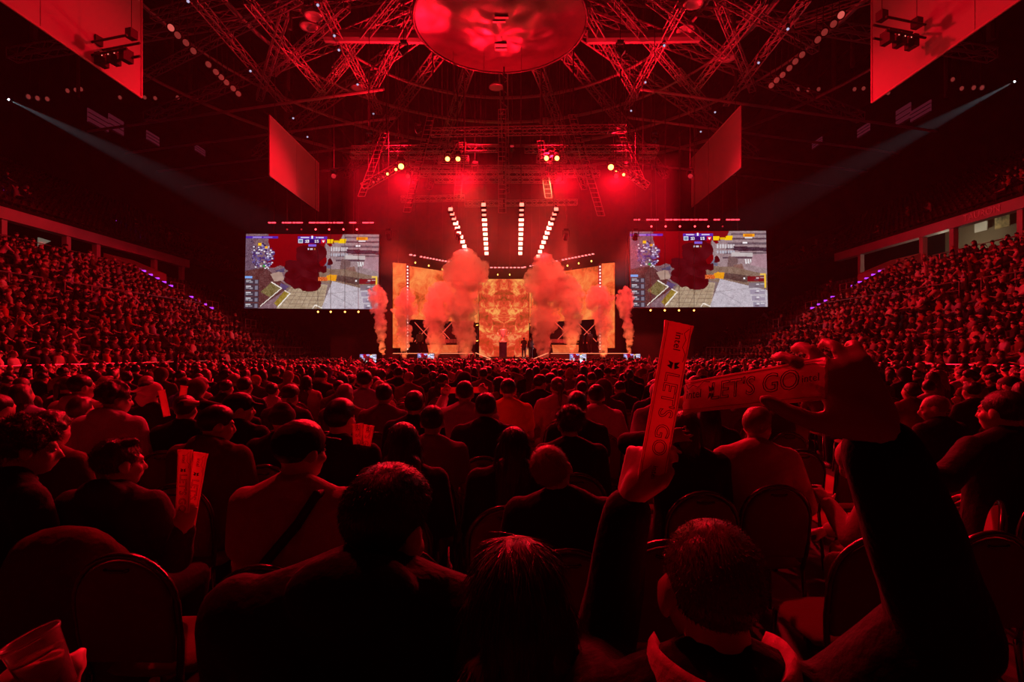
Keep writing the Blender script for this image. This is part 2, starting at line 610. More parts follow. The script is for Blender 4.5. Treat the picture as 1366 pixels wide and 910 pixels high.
# lettering along the right balcony edge
M_LETTER = mat('letter_paint', (0.95, 0.9, 0.9), 0.5)
for txt, yy, sz in (('TAURON', 32.6, 0.62),):
    me = text_mesh(txt, sz, 0.01)
    me.materials.append(M_LETTER)
    o = link('lettering', me, bpy.data.objects['trim_balcony_right'])
    o.matrix_world = Matrix.Translation((29.87, yy, 10.52)) @ Matrix(((0, 0, -1, 0), (-1, 0, 0, 0), (0, 1, 0, 0), (0, 0, 0, 1)))

# railings of the stands
M_RAIL = mat('rail_metal', (0.55, 0.5, 0.5), 0.35, metal=0.7)


def railing(p0, p1, h, label, cat='railing', group=None, n=None, bars=2, r=0.03):
    p0, p1 = Vector(p0), Vector(p1)
    e = empty('railing', p0, 0, label, cat, group)
    d = p1 - p0
    n = n or max(2, int(d.length / 1.5))
    for k in range(bars):
        zz = h * (1 - 0.45 * k)
        MB().tube([(0, 0, zz), (d.x, d.y, d.z + zz)], r if k == 0 else r * 0.8, 6).build('rail', M_RAIL, e)
    pm = MB().tube([(0, 0, 0), (0, 0, h)], r * 0.9, 6).mesh('post', M_RAIL)
    for i in range(n + 1):
        q = d * i / n
        link('post', pm, e, q)
    return e


for s, nm in ((-1, 'stand under the glazed-off concourse'), (1, 'stand below the lit lounge')):
    xr = SX + 8 * RD
    zz = stand_z(xr + 0.1)
    railing((s * xr, 16, zz), (s * xr, 24.2, zz), 1.0, 'metal handrail halfway up the %s, section far from the stage' % nm)
    railing((s * xr, 25.4, zz), (s * xr, 36.8, zz), 1.0, 'metal handrail halfway up the %s, section near the stage' % nm)
    railing((s * 15.2, 13, 0), (s * 15.2, 34, 0), 1.25, 'front handrail at the foot of the %s' % nm, n=12)
    railing((s * 28.4, 22, 7.25), (s * 28.4, 37, 7.25), 1.0, 'rear handrail behind the top row of the %s' % nm)
    for j, (xx, yy) in enumerate(((27.6, 27.0), (26.0, 39.0), (23.4, 39.2), (20.5, 39.4))):
        zz2 = stand_z(xx)
        railing((s * xx, yy, zz2), (s * xx, yy + 1.6, zz2), 1.0, 'short stair rail number' if False else ['short rail frame beside the top seats of the %s', 'short rail frame next to the stairwell wall of the %s', 'short rail frame on the middle of the stairs of the %s', 'short rail frame on the lower stairs of the %s'][j] % nm, n=2)
    # crowd barrier with vertical bars at the stage end of the stand
    px0, px1 = (310, 404) if s < 0 else (942, 1012)
    a, c = P(px0, 476, 36.2), P(px1, 476, 36.2)
    e = empty('crowd_barrier', (a.x, 36.2, 1.0), 0, 'wide barred crowd barrier at the stage end of the %s' % nm, 'barrier')
    W = c.x - a.x
    for zz in (0.05, 0.55, 1.05):
        MB().tube([(0, 0, zz), (W, 0, zz)], 0.03, 5).build('rail', M_RAIL, e)
    pm = MB().tube([(0, 0, 0), (0, 0, 1.05)], 0.018, 5).mesh('bar', M_RAIL)
    for i in range(int(W / 0.28) + 1):
        link('bar', pm, e, (i * 0.28, 0, 0))
    b = MB(); b.box((min(a.x, c.x) - 0.2, 36.0, 0), (max(a.x, c.x) + 0.2, 37.2, 1.0)); st(b.build('wall_platform_' + ('left' if s < 0 else 'right'), M_BLACKW))

# purple step lights
M_PURP = emis('purple_led', (0.45, 0.04, 0.9), 1.6)
pm = MB().box((-0.14, -0.06, -0.05), (0.14, 0.06, 0.07)).mesh('step_light', [M_PURP])
for s in (-1, 1):
    for i in (2, 3, 4, 5, 8, 9, 10, 11, 12):
        xx = 21.2 + i * 0.5
        o = link('step_light', pm, None, (s * xx, 37.8, 4.3 + (xx - 21) * 3.5 / 6.4 + 0.0))
        tag(o, 'small purple step light along the top of the stair parapet', 'step light', 'purple step lights on the lower stand stairs')
    for yy in (33.5, 45.0):
        for i in range(2, 6):
            o = link('step_light', pm, None, (s * (31 + i * 0.84 + 0.1), yy + i * 0.1, 10.76 + (0.6 if s > 0 else 0) + i * 0.52))
            tag(o, 'small purple step light on the stairs of the dark upper tier', 'step light', 'purple step lights on the upper tier stairs')

# ---------------------------------------------------------------- hanging side screens
M_PANEL = mat('projection_cloth', (0.62, 0.55, 0.55), 0.8)
M_EDGE = mat('panel_edge', (0.8, 0.6, 0.6), 0.5)
PX = 16.0
for s in (-1, 1):
    for (y0, y1, z0, z1, lab) in ((12.6, 22.05, 12.65, 17.6, 'long flat screen hanging beside the small lighting rig'), (33.7, 42.2, 13.35, 17.3, 'flat two-piece screen hanging near the stage end')):
        if s > 0:
            y0, y1 = (12.6, 22.7) if y1 < 30 else (35.7, 45.4)
            z0, z1 = (z0 + 0.1, z1) if y1 < 30 else (14.6, 18.9)
        e = empty('side_screen', (s * PX, (y0 + y1) / 2, z0), 0, lab + (' above the stand with the dark concourse' if s < 0 else ' above the stand with the lit lounge'), 'screen')
        L = (y1 - y0) / 2
        for k in (0, 1):
            MB().box((-0.04, -L + k * L + 0.015, 0), (0.04, k * L - 0.015, z1 - z0)).build('panel', M_PANEL, e)
        b = MB()
        for q in ((-L, 0, -L, z1 - z0), (L, 0, L, z1 - z0), (-L, 0, L, 0), (-L, z1 - z0, L, z1 - z0)):
            b.tube([(-s * 0.05, q[0], q[1]), (-s * 0.05, q[2], q[3])], 0.045, 6)
        b.build('frame', M_EDGE, e)
        for k in (-1, 1):
            MB().tube([(0, k * L * 0.8, z1 - z0), (0, k * L * 0.8, 31 - z0)], 0.025, 5).build('cable', M_DSTEEL, e)

# ---------------------------------------------------------------- lighting fixtures
def lathe(pts, n=12):
    """profile (r, z) turned about Z"""
    b = MB()
    vs, fs = [], []
    for (r, z) in pts:
        for k in range(n):
            a = 2 * math.pi * k / n
            vs.append((max(r, 1e-4) * math.cos(a), max(r, 1e-4) * math.sin(a), z))
    for i in range(len(pts) - 1):
        for k in range(n):
            k2 = (k + 1) % n
            fs.append((i * n + k, i * n + k2, (i + 1) * n + k2, (i + 1) * n + k))
    fs.append(tuple(range(n))[::-1])
    fs.append(tuple(range((len(pts) - 1) * n, len(pts) * n)))
    b.add(vs, fs)
    return b


HEAD_ME = lathe([(0.05, -0.22), (0.13, -0.2), (0.16, -0.05), (0.17, 0.12), (0.185, 0.16), (0.185, 0.2), (0.15, 0.2)], 14).mesh('head', M_BLKMET, True)
b = MB()
b.box((-0.16, -0.12, 0.36), (0.16, 0.12, 0.5)); b.box((-0.23, -0.05, -0.02), (-0.19, 0.05, 0.4)); b.box((0.19, -0.05, -0.02), (0.23, 0.05, 0.4)); b.box((-0.23, -0.05, 0.34), (0.23, 0.05, 0.38))
YOKE_ME = b.mesh('yoke', M_BLKMET)
LENS = {}


def moving_head(pos, target, glow, label, group=None, scale=1.0, name='moving_head_light', rod=True):
    e = empty(name, pos, 0, label, 'stage light', group)
    e.scale = (scale,) * 3
    link('yoke', YOKE_ME, e)
    h = link('head', HEAD_ME, e)
    d = Vector(target) - Vector(pos)
    q = d.to_track_quat('Z', 'Y')
    h.rotation_euler = q.to_euler()
    if glow.name not in LENS:
        LENS[glow.name] = lathe([(0.15, 0.0), (0.13, 0.02), (0.07, 0.035), (0.01, 0.04)], 14).mesh('lens', glow, True)
    l = link('lens', LENS[glow.name], h, (0, 0, 0.2))
    if rod and pos[2] < 21:
        MB().tube([(0, 0, 0.48), (0, 0, (30.98 - pos[2]) / scale)], 0.018 / scale, 4).build('hanging_rod', M_DSTEEL, e)
    return e


G_RED = emis('lens_red', (1.0, 0.05, 0.06), 6)
G_DIM = emis('lens_dim_red', (0.6, 0.02, 0.03), 0.7)
G_WARM = emis('lens_warm', (1.0, 0.42, 0.06), 9)
G_WHITE = emis('lens_white', (0.75, 0.85, 1.0), 14)
G_YEL = emis('lens_yellow', (1.0, 0.6, 0.10), 5)
for i, (p, t, c) in enumerate(WASH):
    moving_head(p, t, G_DIM, 'red wash light aimed at ' + c, 'red wash lights of the rig')

# ---------------------------------------------------------------- hung trusses
def hung_truss(p0, p1, label, w=0.42, **k):
    e = empty('stage_truss', p0, 0, label, 'truss')
    L = (Vector(p1) - Vector(p0)).length
    o = truss_mesh(L, w, None, 0.03, 0.016).build('frame', M_ALU, e)
    q = (Vector(p1) - Vector(p0)).to_track_quat('X', 'Z')
    o.rotation_euler = q.to_euler()
    for f in (0.12, 0.88):
        v = (Vector(p1) - Vector(p0)) * f
        MB().tube([v, v + Vector((0, 0, 30.98 - p0[2] - v.z))], 0.02, 4).build('hanging_cable', M_DSTEEL, e)
    return e


TR = [(575, 177, 835, 172, 33.0, 'long grey truss hung highest in front of the stage rig'),
      (470, 200, 665, 198, 36.5, 'grey truss of the stage rig on the side of the first ladder bank'),
      (700, 199, 878, 199, 36.5, 'grey truss of the stage rig meeting the last ladder bank'),
      (585, 213, 625, 213, 35.5, 'short truss carrying a pair of bright warm lamps next to the longest ladder'),
      (716, 212, 756, 212, 35.5, 'short truss carrying a pair of bright warm lamps beside the inner ladder'),
      (548, 226, 795, 225, 39.5, 'grey truss second in depth of the stage rig'),
      (580, 240, 755, 240, 41.5, 'grey truss third in depth of the stage rig'),
      (535, 266, 620, 264, 43.5, 'low truss above the wing screen with the white pillar monitors'),
      (620, 272, 770, 270, 44.0, 'rearmost truss over the middle of the stage'),
      (484, 250, 545, 214, 35.0, 'slanting truss with lamps below the first ladder bank'),
      (812, 214, 864, 249, 35.0, 'slanting truss with lamps below the last ladder bank'),
      (468, 207, 600, 207, 38.0, 'crossbar truss behind the first warm lamps'),
      (745, 207, 874, 207, 38.0, 'crossbar truss behind the last warm lamps'),
      (560, 232, 700, 233, 40.5, 'dark lattice truss over the stage mouth, one half'),
      (700, 233, 800, 232, 40.5, 'dark lattice truss over the stage mouth, other half')]
for (x0, y0, x1, y1, D, lab) in TR:
    hung_truss(P(x0, y0, D), P(x1, y1, D), lab)
# fan of cable ladders hung in the rig
LAD = [(513, 178, 482, 262, 35, 'tilted cable ladder outermost over the stand with the dark concourse'), (575, 155, 543, 283, 33, 'longest tilted cable ladder crossing the lamps with the slanting truss'),
       (608, 188, 598, 205, 34, 'short cable ladder above a pair of warm lamps'), (617, 190, 610, 265, 36, 'upright cable ladder beside the pair of warm lamps'),
       (670, 146, 670, 284, 33, 'straight upright cable ladder below the round drum'), (721, 188, 732, 264, 36, 'upright cable ladder beside the other pair of warm lamps'),
       (763, 153, 802, 288, 33, 'longest tilted cable ladder on the side of the last warm lamp'), (826, 172, 860, 250, 35, 'tilted cable ladder outermost over the stand with the lit lounge')]
for (x0, y0, x1, y1, D, lab) in LAD:
    a, c = P(x0, y0, D), P(x1, y1, D)
    e = empty('cable_ladder', c, 0, lab, 'cable ladder')
    d = a - c
    L = d.length
    u = d.normalized()
    w = Vector((0.24, 0, 0))
    b = MB()
    for s in (-1, 1):
        b.tube([w * s, w * s + d], 0.028, 5)
    b.build('side_rails', M_ALU, e)
    rm = MB().tube([-w, w], 0.022, 5).mesh('rung', M_ALU)
    n = int(L / 0.3)
    for i in range(n + 1):
        link('rung', rm, e, u * (L * i / n))
    MB().tube([Vector((0.1, 0.1, 0)), Vector((0.1, 0.1, 0)) + d, Vector((0.1, 0.1, 0)) + d + Vector((0, 0, 30.98 - a.z))], 0.05, 6).build('cable_bundle', M_BLKMET, e)
# speaker boxes hung amid the rig
for (px, py, D, w, h, lab) in ((503, 222, 36, 0.5, 2.2, 'tall dark speaker column hung by the slanting truss near the first ladder'), (846, 222, 36, 0.5, 2.2, 'tall dark speaker column hung by the slanting truss near the last ladder')):
    c = P(px, py, D)
    e = empty('line_speaker', c, 0, lab, 'speaker')
    bm_ = MB().box((-w / 2, -0.3, -0.13), (w / 2, 0.3, 0.13)).mesh('cabinet', M_BLKMET)
    for i in range(8):
        o = link('cabinet', bm_, e, (0, -0.03 * i * i * 0.1, h / 2 - i * 0.28))
        o.rotation_euler = (0.05 * i, 0, 0)

# bright warm lamps, with real light from the four brightest places
for (px, py, D, sc_, lab) in ((535, 222, 34.6, 1.2, 'single bright warm lamp on the slanting truss by the first ladders'), (597, 212, 35, 1.0, 'bright warm lamp, outer of the pair by the first upright ladder'),
                              (611, 212, 35, 1.0, 'bright warm lamp, inner of the pair by the first upright ladder'), (729, 211, 35, 1.0, 'bright warm lamp, inner of the pair by the second upright ladder'),
                              (743, 211, 35, 1.0, 'bright warm lamp, outer of the pair by the second upright ladder'), (815, 223, 34.6, 1.2, 'single bright warm lamp on the slanting truss by the last ladders')):
    p = P(px, py, D)
    moving_head(p, (0, 2, 1.5), G_WARM, lab, None, sc_)
for (px, py) in ((528, 226), (517, 232), (511, 236), (505, 239), (498, 243), (822, 227), (832, 233), (838, 236), (845, 240), (852, 244)):
    moving_head(P(px, py, 34.7), (0, 5, 1.5), G_YEL if px in (528, 517, 822, 832) else G_DIM, 'small lamp in the row on a slanting truss, dimmer than the big warm lamps', 'small lamps on the slanting trusses', 0.6)
for s in (-1, 1):
    lamp('SPOT', P(683 + s * 53, 211, 34.5), 2600, (1, 0.35, 0.12), (s * 2.5, 41, 3), 0.2, 60, 0.8)

# four strips of square blinders
G_BLIND = emis('blinder_glow', (1.0, 0.26, 0.17), 9)
G_BLIND2 = emis('blinder_glow_soft', (1.0, 0.16, 0.11), 3.5)
pod_h = MB().box((-0.16, 0.02, -0.16), (0.16, 0.2, 0.16)).mesh('pod', M_BLKMET)
pod_g = MB().box((-0.15, -0.02, -0.13), (0.15, 0.02, 0.13)).mesh('pod_face', G_BLIND)
pod_g2 = MB().box((-0.12, -0.02, -0.1), (0.12, 0.02, 0.1)).mesh('pod_face', G_BLIND2)
for (x0, y0, x1, y1, lab) in ((601, 279, 624, 341, 'slanting strip of glowing square blinders over the big smoke plume by the wing screen'), (645, 273, 649, 338, 'upright strip of glowing square blinders, next to the white-topped middle screen on one side'),
                              (696, 273, 694, 338, 'upright strip of glowing square blinders, nearest the yellow spotlight'), (742, 279, 718, 342, 'slanting strip of glowing square blinders over the plume beside the yellow spotlight')):
    Hh = 8.3
    a, c = P(x0, y0, Hh * F / (HOR - y0)), P(x1, y1, Hh * F / (HOR - y1))
    e = empty('blinder_strip', a, 0, lab, 'light strip')
    n = 11
    # spacing that looks even from the hall
    for i in range(n):
        t = i / (n - 1)
        q = 1 / ((1 - t) / a.y + t / c.y)
        f = (q - a.y) / (c.y - a.y)
        p = (c - a) * f
        h = link('pod', pod_h, e, p)
        h.rotation_euler = (-0.35, 0, 0)
        link('pod_face', pod_g if i > 2 else pod_g2, h)
    MB().tube([Vector((0, 0.2, 0.25)), (c - a) + Vector((0, 0.2, 0.25))], 0.05, 6).build('carrier_bar', M_BLKMET, e)
    for f in (0.1, 0.5, 0.9):
        MB().tube([(c - a) * f + Vector((0, 0.2, 0.25)), (c - a) * f + Vector((0, 0.2, 30.98 - a.z))], 0.012, 4).build('cable', M_DSTEEL, e)
    m_ = (a + c) / 2
    for f in (0.3, 0.75):
        p = a + (c - a) * f
        lamp('SPOT', p + Vector((0, -0.5, -0.2)), 900, (1.0, 0.015, 0.02), (p.x * 1.2, 12, 0), 0.4, 150, 1.0)

# ---------------------------------------------------------------- LED screens beside the stage
def srgb(c):
    return [(x / 255.0) ** 2.2 for x in c]


def game_picture(W=236, H=132):
    rng = np.random.default_rng(4)
    yy, xx = np.mgrid[0:H, 0:W]
    u, v = (xx + 0.5) / W, (yy + 0.5) / H
    A = np.zeros((H, W, 3))
    A[:] = (120, 100, 100)

    def nz(sx, sy, amp):
        g = rng.normal(size=(sy + 2, sx + 2))
        gx, gy = u * sx, v * sy
        i, j = gx.astype(int), gy.astype(int)
        fx, fy = gx - i, gy - j
        r = g[j, i] * (1 - fx) * (1 - fy) + g[j, i + 1] * fx * (1 - fy) + g[j + 1, i] * (1 - fx) * fy + g[j + 1, i + 1] * fx * fy
        return r * amp

    def poly(pts, col, a=1.0, tex=0.0):
        pts = np.array(pts)
        ins = np.zeros((H, W), bool)
        j = len(pts) - 1
        for i in range(len(pts)):
            xi, yi = pts[i]
            xj, yj = pts[j]
            if yi != yj:
                c = ((yi > v) != (yj > v)) & (u < (xj - xi) * (v - yi) / (yj - yi) + xi)
                ins ^= c
            j = i
        cc = np.array(col, float)[None, :] + (rng.normal(size=(ins.sum(), 1)) * tex)
        A[ins] = A[ins] * (1 - a) + cc * a

    def rect(x0, y0, x1, y1, col, a=1.0, tex=0.0):
        poly([(x0, y0), (x1, y0), (x1, y1), (x0, y1)], col, a, tex)

    def line(x0, y0, x1, y1, col, w=0.006):
        d = np.hypot((x1 - x0), (y1 - y0) * H / W) + 1e-9
        t = np.clip(((u - x0) * (x1 - x0) + (v - y0) * (y1 - y0) * (H / W) ** 2) / d ** 2, 0, 1)
        dist = np.hypot(u - x0 - t * (x1 - x0), (v - y0 - t * (y1 - y0)) * H / W)
        A[dist < w] = col

    # walls, roofs and ground
    poly([(0, 0), (.17, 0), (.3, .5), (.3, 1), (0, 1)], (120, 92, 100), 1, 12)
    poly([(0, .05), (.05, .05), (.12, .5), (0, .5)], (100, 78, 95), 1, 14)
    poly([(0, .5), (.15, .45), (.33, .72), (.1, 1), (0, 1)], (88, 52, 52), 1, 10)
    poly([(.6, .1), (.72, 0), (1, 0), (1, .62), (.6, .5)], (150, 128, 132), 1, 9)
    for k in range(6):
        rect(.74 - .012 * k, .03 + .062 * k, 1, .055 + .062 * k, (78, 58, 70) if k % 2 else (95, 78, 88), .9, 10)
    for k in range(7):
        rect(.635 + .02 * k, .175, .649 + .02 * k, .225, (205, 200, 205), .9)
        rect(.635 + .02 * k, .255, .649 + .02 * k, .295, (180, 185, 200), .8)
    poly([(.76, .2), (1, .22), (1, .27), (.76, .26)], (60, 42, 55), 1, 14)
    poly([(.74, .28), (.9, .29), (.9, .34), (.74, .33)], (190, 180, 180))
    for k in range(4):
        poly([(.84 + .018 * k, .37), (.85 + .018 * k, .37), (.855 + .018 * k, .43), (.845 + .018 * k, .43)], (225, 220, 222))
    poly([(.72, .33), (.79, .36), (.78, .52), (.71, .47)], (112, 88, 88), 1, 8)
    poly([(.76, .45), (.82, .43), (.84, .54), (.76, .55)], (128, 92, 84), 1, 10)
    poly([(.9, .32), (1, .3), (1, .5), (.88, .45)], (165, 130, 140), 1, 6)
    poly([(.55, .37), (.64, .37), (.64, .46), (.55, .45)], (105, 105, 125), 1, 8)
    poly([(.5, .46), (.75, .47), (1, .58), (1, .8), (.6, .66), (.52, .62)], (128, 104, 90), 1, 9)
    poly([(.7, .55), (.9, .6), (.85, .68), (.66, .62)], (88, 66, 62), 1, 8)
    poly([(.24, 1), (.34, .72), (.46, .66), (.62, .68), (.585, 1)], (168, 146, 122), 1, 7)
    for k in range(6):
        line(.27 + .05 * k, 1, .37 + .042 * k, .7, (128, 108, 92), .002)
        line(.25 + .012 * k, .98 - .05 * k, .6, .99 - .05 * k, (132, 112, 96), .002)
    poly([(.575, 1), (.655, .63), (1, .78), (1, 1)], (185, 175, 185), 1, 9)
    line(.65, .8, .8, .95, (150, 140, 150), .002)
    line(.62, .8, .9, .75, (155, 145, 150), .002)
    poly([(.12, .78), (.2, .65), (.275, .73), (.2, .86)], (112, 98, 62), 1, 16)
    poly([(.22, .93), (.3, .76), (.34, .8), (.25, .98)], (142, 118, 50), 1, 12)
    line(.2, .65, .275, .73, (235, 225, 215), .004); line(.275, .73, .12, .97, (235, 225, 215), .003); line(.34, .8, .25, .98, (235, 225, 215), .004)
    line(.3, .76, .34, .8, (235, 225, 215), .003); line(.53, .95, .58, .99, (235, 225, 215), .004); line(.53, .95, .51, 1, (235, 225, 215), .003)
    poly([(.19, .54), (.27, .5), (.3, .62), (.22, .64)], (168, 140, 128)); poly([(.22, .5), (.3, .45), (.29, .52)], (80, 72, 100))
    poly([(.27, .66), (.33, .7), (.3, .76), (.26, .7)], (88, 70, 110))
    A += nz(60, 34, 7)[..., None]
    # red smoke
    n1 = nz(12, 8, 0.03) + nz(30, 20, 0.016)
    up = (u > .155 + .06 * v + n1) & (u < .615 + n1 - .1 * np.clip(v - .22, 0, 1)) & (v < .46 + n1)
    A[up] = np.array((98, 8, 14)) + (1 - v[up, None]) * np.array((30, 2, 4))
    tr_ = (u > .6) & (u < .73 + n1) & (v < .1 + n1)
    A[tr_] = (120, 18, 24)
    for (cx, cy, rx, ry) in ((.42, .58, .13, .16), (.36, .48, .1, .12), (.5, .3, .1, .2), (.45, .66, .09, .07)):
        bl = ((u - cx + n1) / rx) ** 2 + ((v - cy + n1) / ry) ** 2 < 1
        A[bl] = np.array((76, 14, 20)) + nz(25, 14, 5)[bl, None]
    rect(.545, .575, .62, .63, (205, 92, 40), 1, 25); poly([(.61, .56), (.64, .54), (.69, .55), (.68, .63), (.62, .62)], (228, 150, 30), 1, 8)
    # map, score, player lists
    for k in range(150):
        a, r = rng.uniform(0, 6.28), rng.uniform(0, 1) ** .5
        x, y = .125 + .085 * r * math.cos(a), .28 + .17 * r * math.sin(a)
        rect(x, y, x + rng.uniform(.006, .022), y + rng.uniform(.01, .03), [(60, 40, 105), (92, 80, 140), (150, 140, 185), (45, 30, 75)][k % 4], .9)
    for k in range(26):
        x, y = rng.uniform(.05, .2), rng.uniform(.15, .46)
        rect(x, y, x + .012, y + .015, (235, 230, 240), .95)
    rect(.095, .12, .12, .16, (245, 190, 30)); rect(.145, .17, .165, .2, (240, 170, 40)); rect(.13, .415, .15, .45, (60, 150, 70))
    rect(0, .03, .24, .062, (72, 40, 170)); rect(.05, .035, .12, .055, (190, 170, 235), .8); rect(.13, .037, .2, .055, (150, 120, 215), .8)
    rect(.39, .03, .61, .065, (86, 48, 170)); rect(.39, .065, .61, .125, (44, 16, 96)); rect(.47, .14, .53, .165, (120, 90, 210))
    rect(.41, .038, .475, .056, (225, 220, 245), .9); rect(.525, .038, .585, .056, (225, 220, 245), .9); rect(.49, .02, .505, .06, (240, 240, 250))
    rect(.393, .068, .43, .122, (225, 232, 240)); rect(.4, .078, .423, .112, (110, 140, 165)); rect(.565, .068, .6, .122, (200, 20, 40))
    poly([(.57, .08), (.595, .08), (.583, .115)], (250, 240, 240))
    glyph = {'1': ['010', '110', '010', '010', '111'], '3': ['111', '001', '111', '001', '111'], '5': ['111', '100', '111', '001', '111']}
    for ch, gx in (('1', .447), ('3', .462), ('1', .517), ('5', .532)):
        for r_, row in enumerate(glyph[ch]):
            for c_, q in enumerate(row):
                if q == '1':
                    rect(gx + c_ * .0043, .074 + r_ * .0085, gx + (c_ + 1) * .0043, .074 + (r_ + 1) * .0085, (250, 250, 255))
    rect(.468, .19, .475, .215, (220, 225, 240)); rect(.485, .19, .505, .215, (200, 190, 200)); rect(.515, .19, .522, .215, (235, 190, 60))
    poly([(.61, .065), (.66, .065), (.65, .125), (.61, .125)], (245, 195, 20)); rect(.66, .085, .7, .11, (225, 170, 20)); poly([(.705, .065), (.755, .06), (.75, .12), (.695, .125)], (245, 195, 20))
    rect(.83, .035, .915, .078, (245, 160, 30)); rect(.845, .045, .9, .068, (190, 90, 20), .7); rect(.845, .08, .9, .1, (240, 235, 235)); rect(.825, .145, .86, .165, (240, 235, 240))
    rect(0, .565, .055, .595, (120, 165, 235))
    for k in range(5):
        y = .61 + .08 * k
        rect(0, y, .105, y + .07, (58, 52, 66), .85)
        rect(.008, y + .008, .045, y + .022, (215, 215, 225), .9); rect(.008, y + .03, .03, y + .045, (190, 190, 200), .8); rect(.035, y + .03, .06, y + .05, (160, 160, 172), .8); rect(.075, y + .01, .098, y + .06, (126, 124, 142), .9)
    for k, c in enumerate(((120, 20, 28), (120, 108, 120), (150, 138, 158), (150, 138, 158), (140, 130, 150))):
        y = .6 + .085 * k
        rect(.855 + .01 * k, y, .985, y + .065, c, .9); rect(.92, y + .01, .94, y + .03, (225, 220, 225), .8); rect(.95, y + .01, .978, y + .02, (225, 220, 225), .8); rect(.905, y + .04, .935, y + .05, (90, 70, 85), .8)
    rect(.98, .56, .992, .75, (240, 190, 60)); rect(.95, .56, .985, .585, (235, 190, 90)); rect(.825, .61, .84, .64, (235, 235, 240))
    return np.clip(A, 0, 255)


PIC = game_picture()
PH, PW = PIC.shape[:2]


def picture_mesh(name, w, h, material):
    """flat display surface in the XZ plane facing -Y, one tinted cell for each LED cell"""
    gx, gz = np.meshgrid(np.linspace(-w / 2, w / 2, PW + 1), np.linspace(h / 2, -h / 2, PH + 1))
    V = np.stack([gx.ravel(), np.zeros(gx.size), gz.ravel()], 1)
    j, i = np.mgrid[0:PH, 0:PW]
    a = (j * (PW + 1) + i).ravel()
    Q = np.stack([a, a + PW + 1, a + PW + 2, a + 1], 1)
    me = np_mesh(name, V, Q, None, [material], False)
    at = me.color_attributes.new('pic', 'FLOAT_COLOR', 'CORNER')
    c = ((PIC / 255.0) ** 2.2).reshape(-1, 3)
    c = np.concatenate([c, np.ones((len(c), 1))], 1)
    at.data.foreach_set('color', np.repeat(c, 4, axis=0).astype(np.float32).ravel())
    return me


def pic_mat(name, strength, tint=(1, 1, 1), lift=0.0):
    m = bpy.data.materials.new(name)
    m.use_nodes = True
    nt = m.node_tree
    nt.nodes.clear()
    a = nt.nodes.new('ShaderNodeVertexColor'); a.layer_name = 'pic'
    mx = nt.nodes.new('ShaderNodeMix'); mx.data_type = 'RGBA'; mx.blend_type = 'MULTIPLY'
    mx.inputs[0].default_value = 1
    mx.inputs[7].default_value = (*tint, 1)
    e = nt.nodes.new('ShaderNodeEmission'); e.inputs[1].default_value = strength
    o = nt.nodes.new('ShaderNodeOutputMaterial')
    nt.links.new(a.outputs[0], mx.inputs[6]); nt.links.new(mx.outputs[2], e.inputs[0]); nt.links.new(e.outputs[0], o.inputs[0])
    return m


M_PIC = pic_mat('led_game_picture', 1.0)
M_PIC2 = pic_mat('monitor_picture', 3.0, (0.62, 0.85, 1.1))
SCR = (((327, 312), (505, 412), 'large LED screen showing a game view near the dark concourse stand'), ((841, 308), (1023, 410), 'large LED screen showing a game view near the lit lounge stand'))
SW, SH = 178 / F * 40, 100.5 / F * 40
scr_me = picture_mesh('display', SW, SH, M_PIC)
for k, (a, c, lab) in enumerate(SCR):
    m_ = P((a[0] + c[0]) / 2, (a[1] + c[1]) / 2, 40)
    e = empty('led_screen', m_, 0, lab, 'screen')
    e.scale = ((c[0] - a[0]) / 178.0, 1, (c[1] - a[1]) / 100.5)
    e.rotation_euler = (math.radians(-2.0), math.radians(0.3 if k == 0 else -0.3), 0)
    link('display', scr_me, e)
    MB().box((-SW / 2 - 0.05, 0.02, -SH / 2 - 0.05), (SW / 2 + 0.05, 0.3, SH / 2 + 0.05)).build('cabinet', M_BLKMET, e)
    for s in (-1, 1):
        MB().tube([(s * SW * 0.3, 0.2, SH / 2), (s * SW * 0.3, 0.2, SH / 2 + 10)], 0.03, 5).build('cable', M_DSTEEL, e)
    # dotted red bar above, lamps above and below
    y0 = 297 if k == 0 else 293
    px0, px1 = (357, 500) if k == 0 else (845, 991)
    p0, p1 = P(px0, y0, 39.5), P(px1, y0, 39.5)
    side = 'dark concourse' if k == 0 else 'lit lounge'
    e = empty('led_bar', p0, 0, 'thin bar of red LED dashes above the game screen near the %s stand' % side, 'light bar')
    W = p1.x - p0.x
    MB().box((0, 0.05, -0.06), (W, 0.18, 0.06)).build('rail', M_BLKMET, e)
    rr = random.Random(k + 3)
    xx = 0.05
    gm = emis('led_dash_red', (1.0, 0.03, 0.05), 4)
    while xx < W - 0.4:
        l = rr.choice((0.16, 0.2, 0.3, 0.5))
        MB().box((xx, -0.01, -0.045), (xx + l, 0.05, 0.045)).build('led_dash', gm, e)
        xx += l + rr.choice((0.06, 0.06, 0.1, 0.5))
    xs = (383, 402, 421, 439, 458, 476) if k == 0 else (869, 888, 907, 927, 945, 964)
    for j, px in enumerate(xs):
        bright = (j > 1) if k == 0 else (j < 5)
        moving_head(P(px, y0 + 9, 39.4), (px * 0.001, 5, 1), G_RED if bright else G_DIM, 'small red lamp in the row above the game screen near the %s stand' % side, 'red lamps above the screen near the %s stand' % side, 0.45)
    for px in ((424, 441, 460, 478) if k == 0 else (868, 887, 906, 926)):
        moving_head(P(px, 416 if k == 0 else 414, 39.4), (0, 10, 1), G_YEL, 'small warm lamp in the row under the game screen near the %s stand' % side, 'warm lamps under the screen near the %s stand' % side, 0.45)

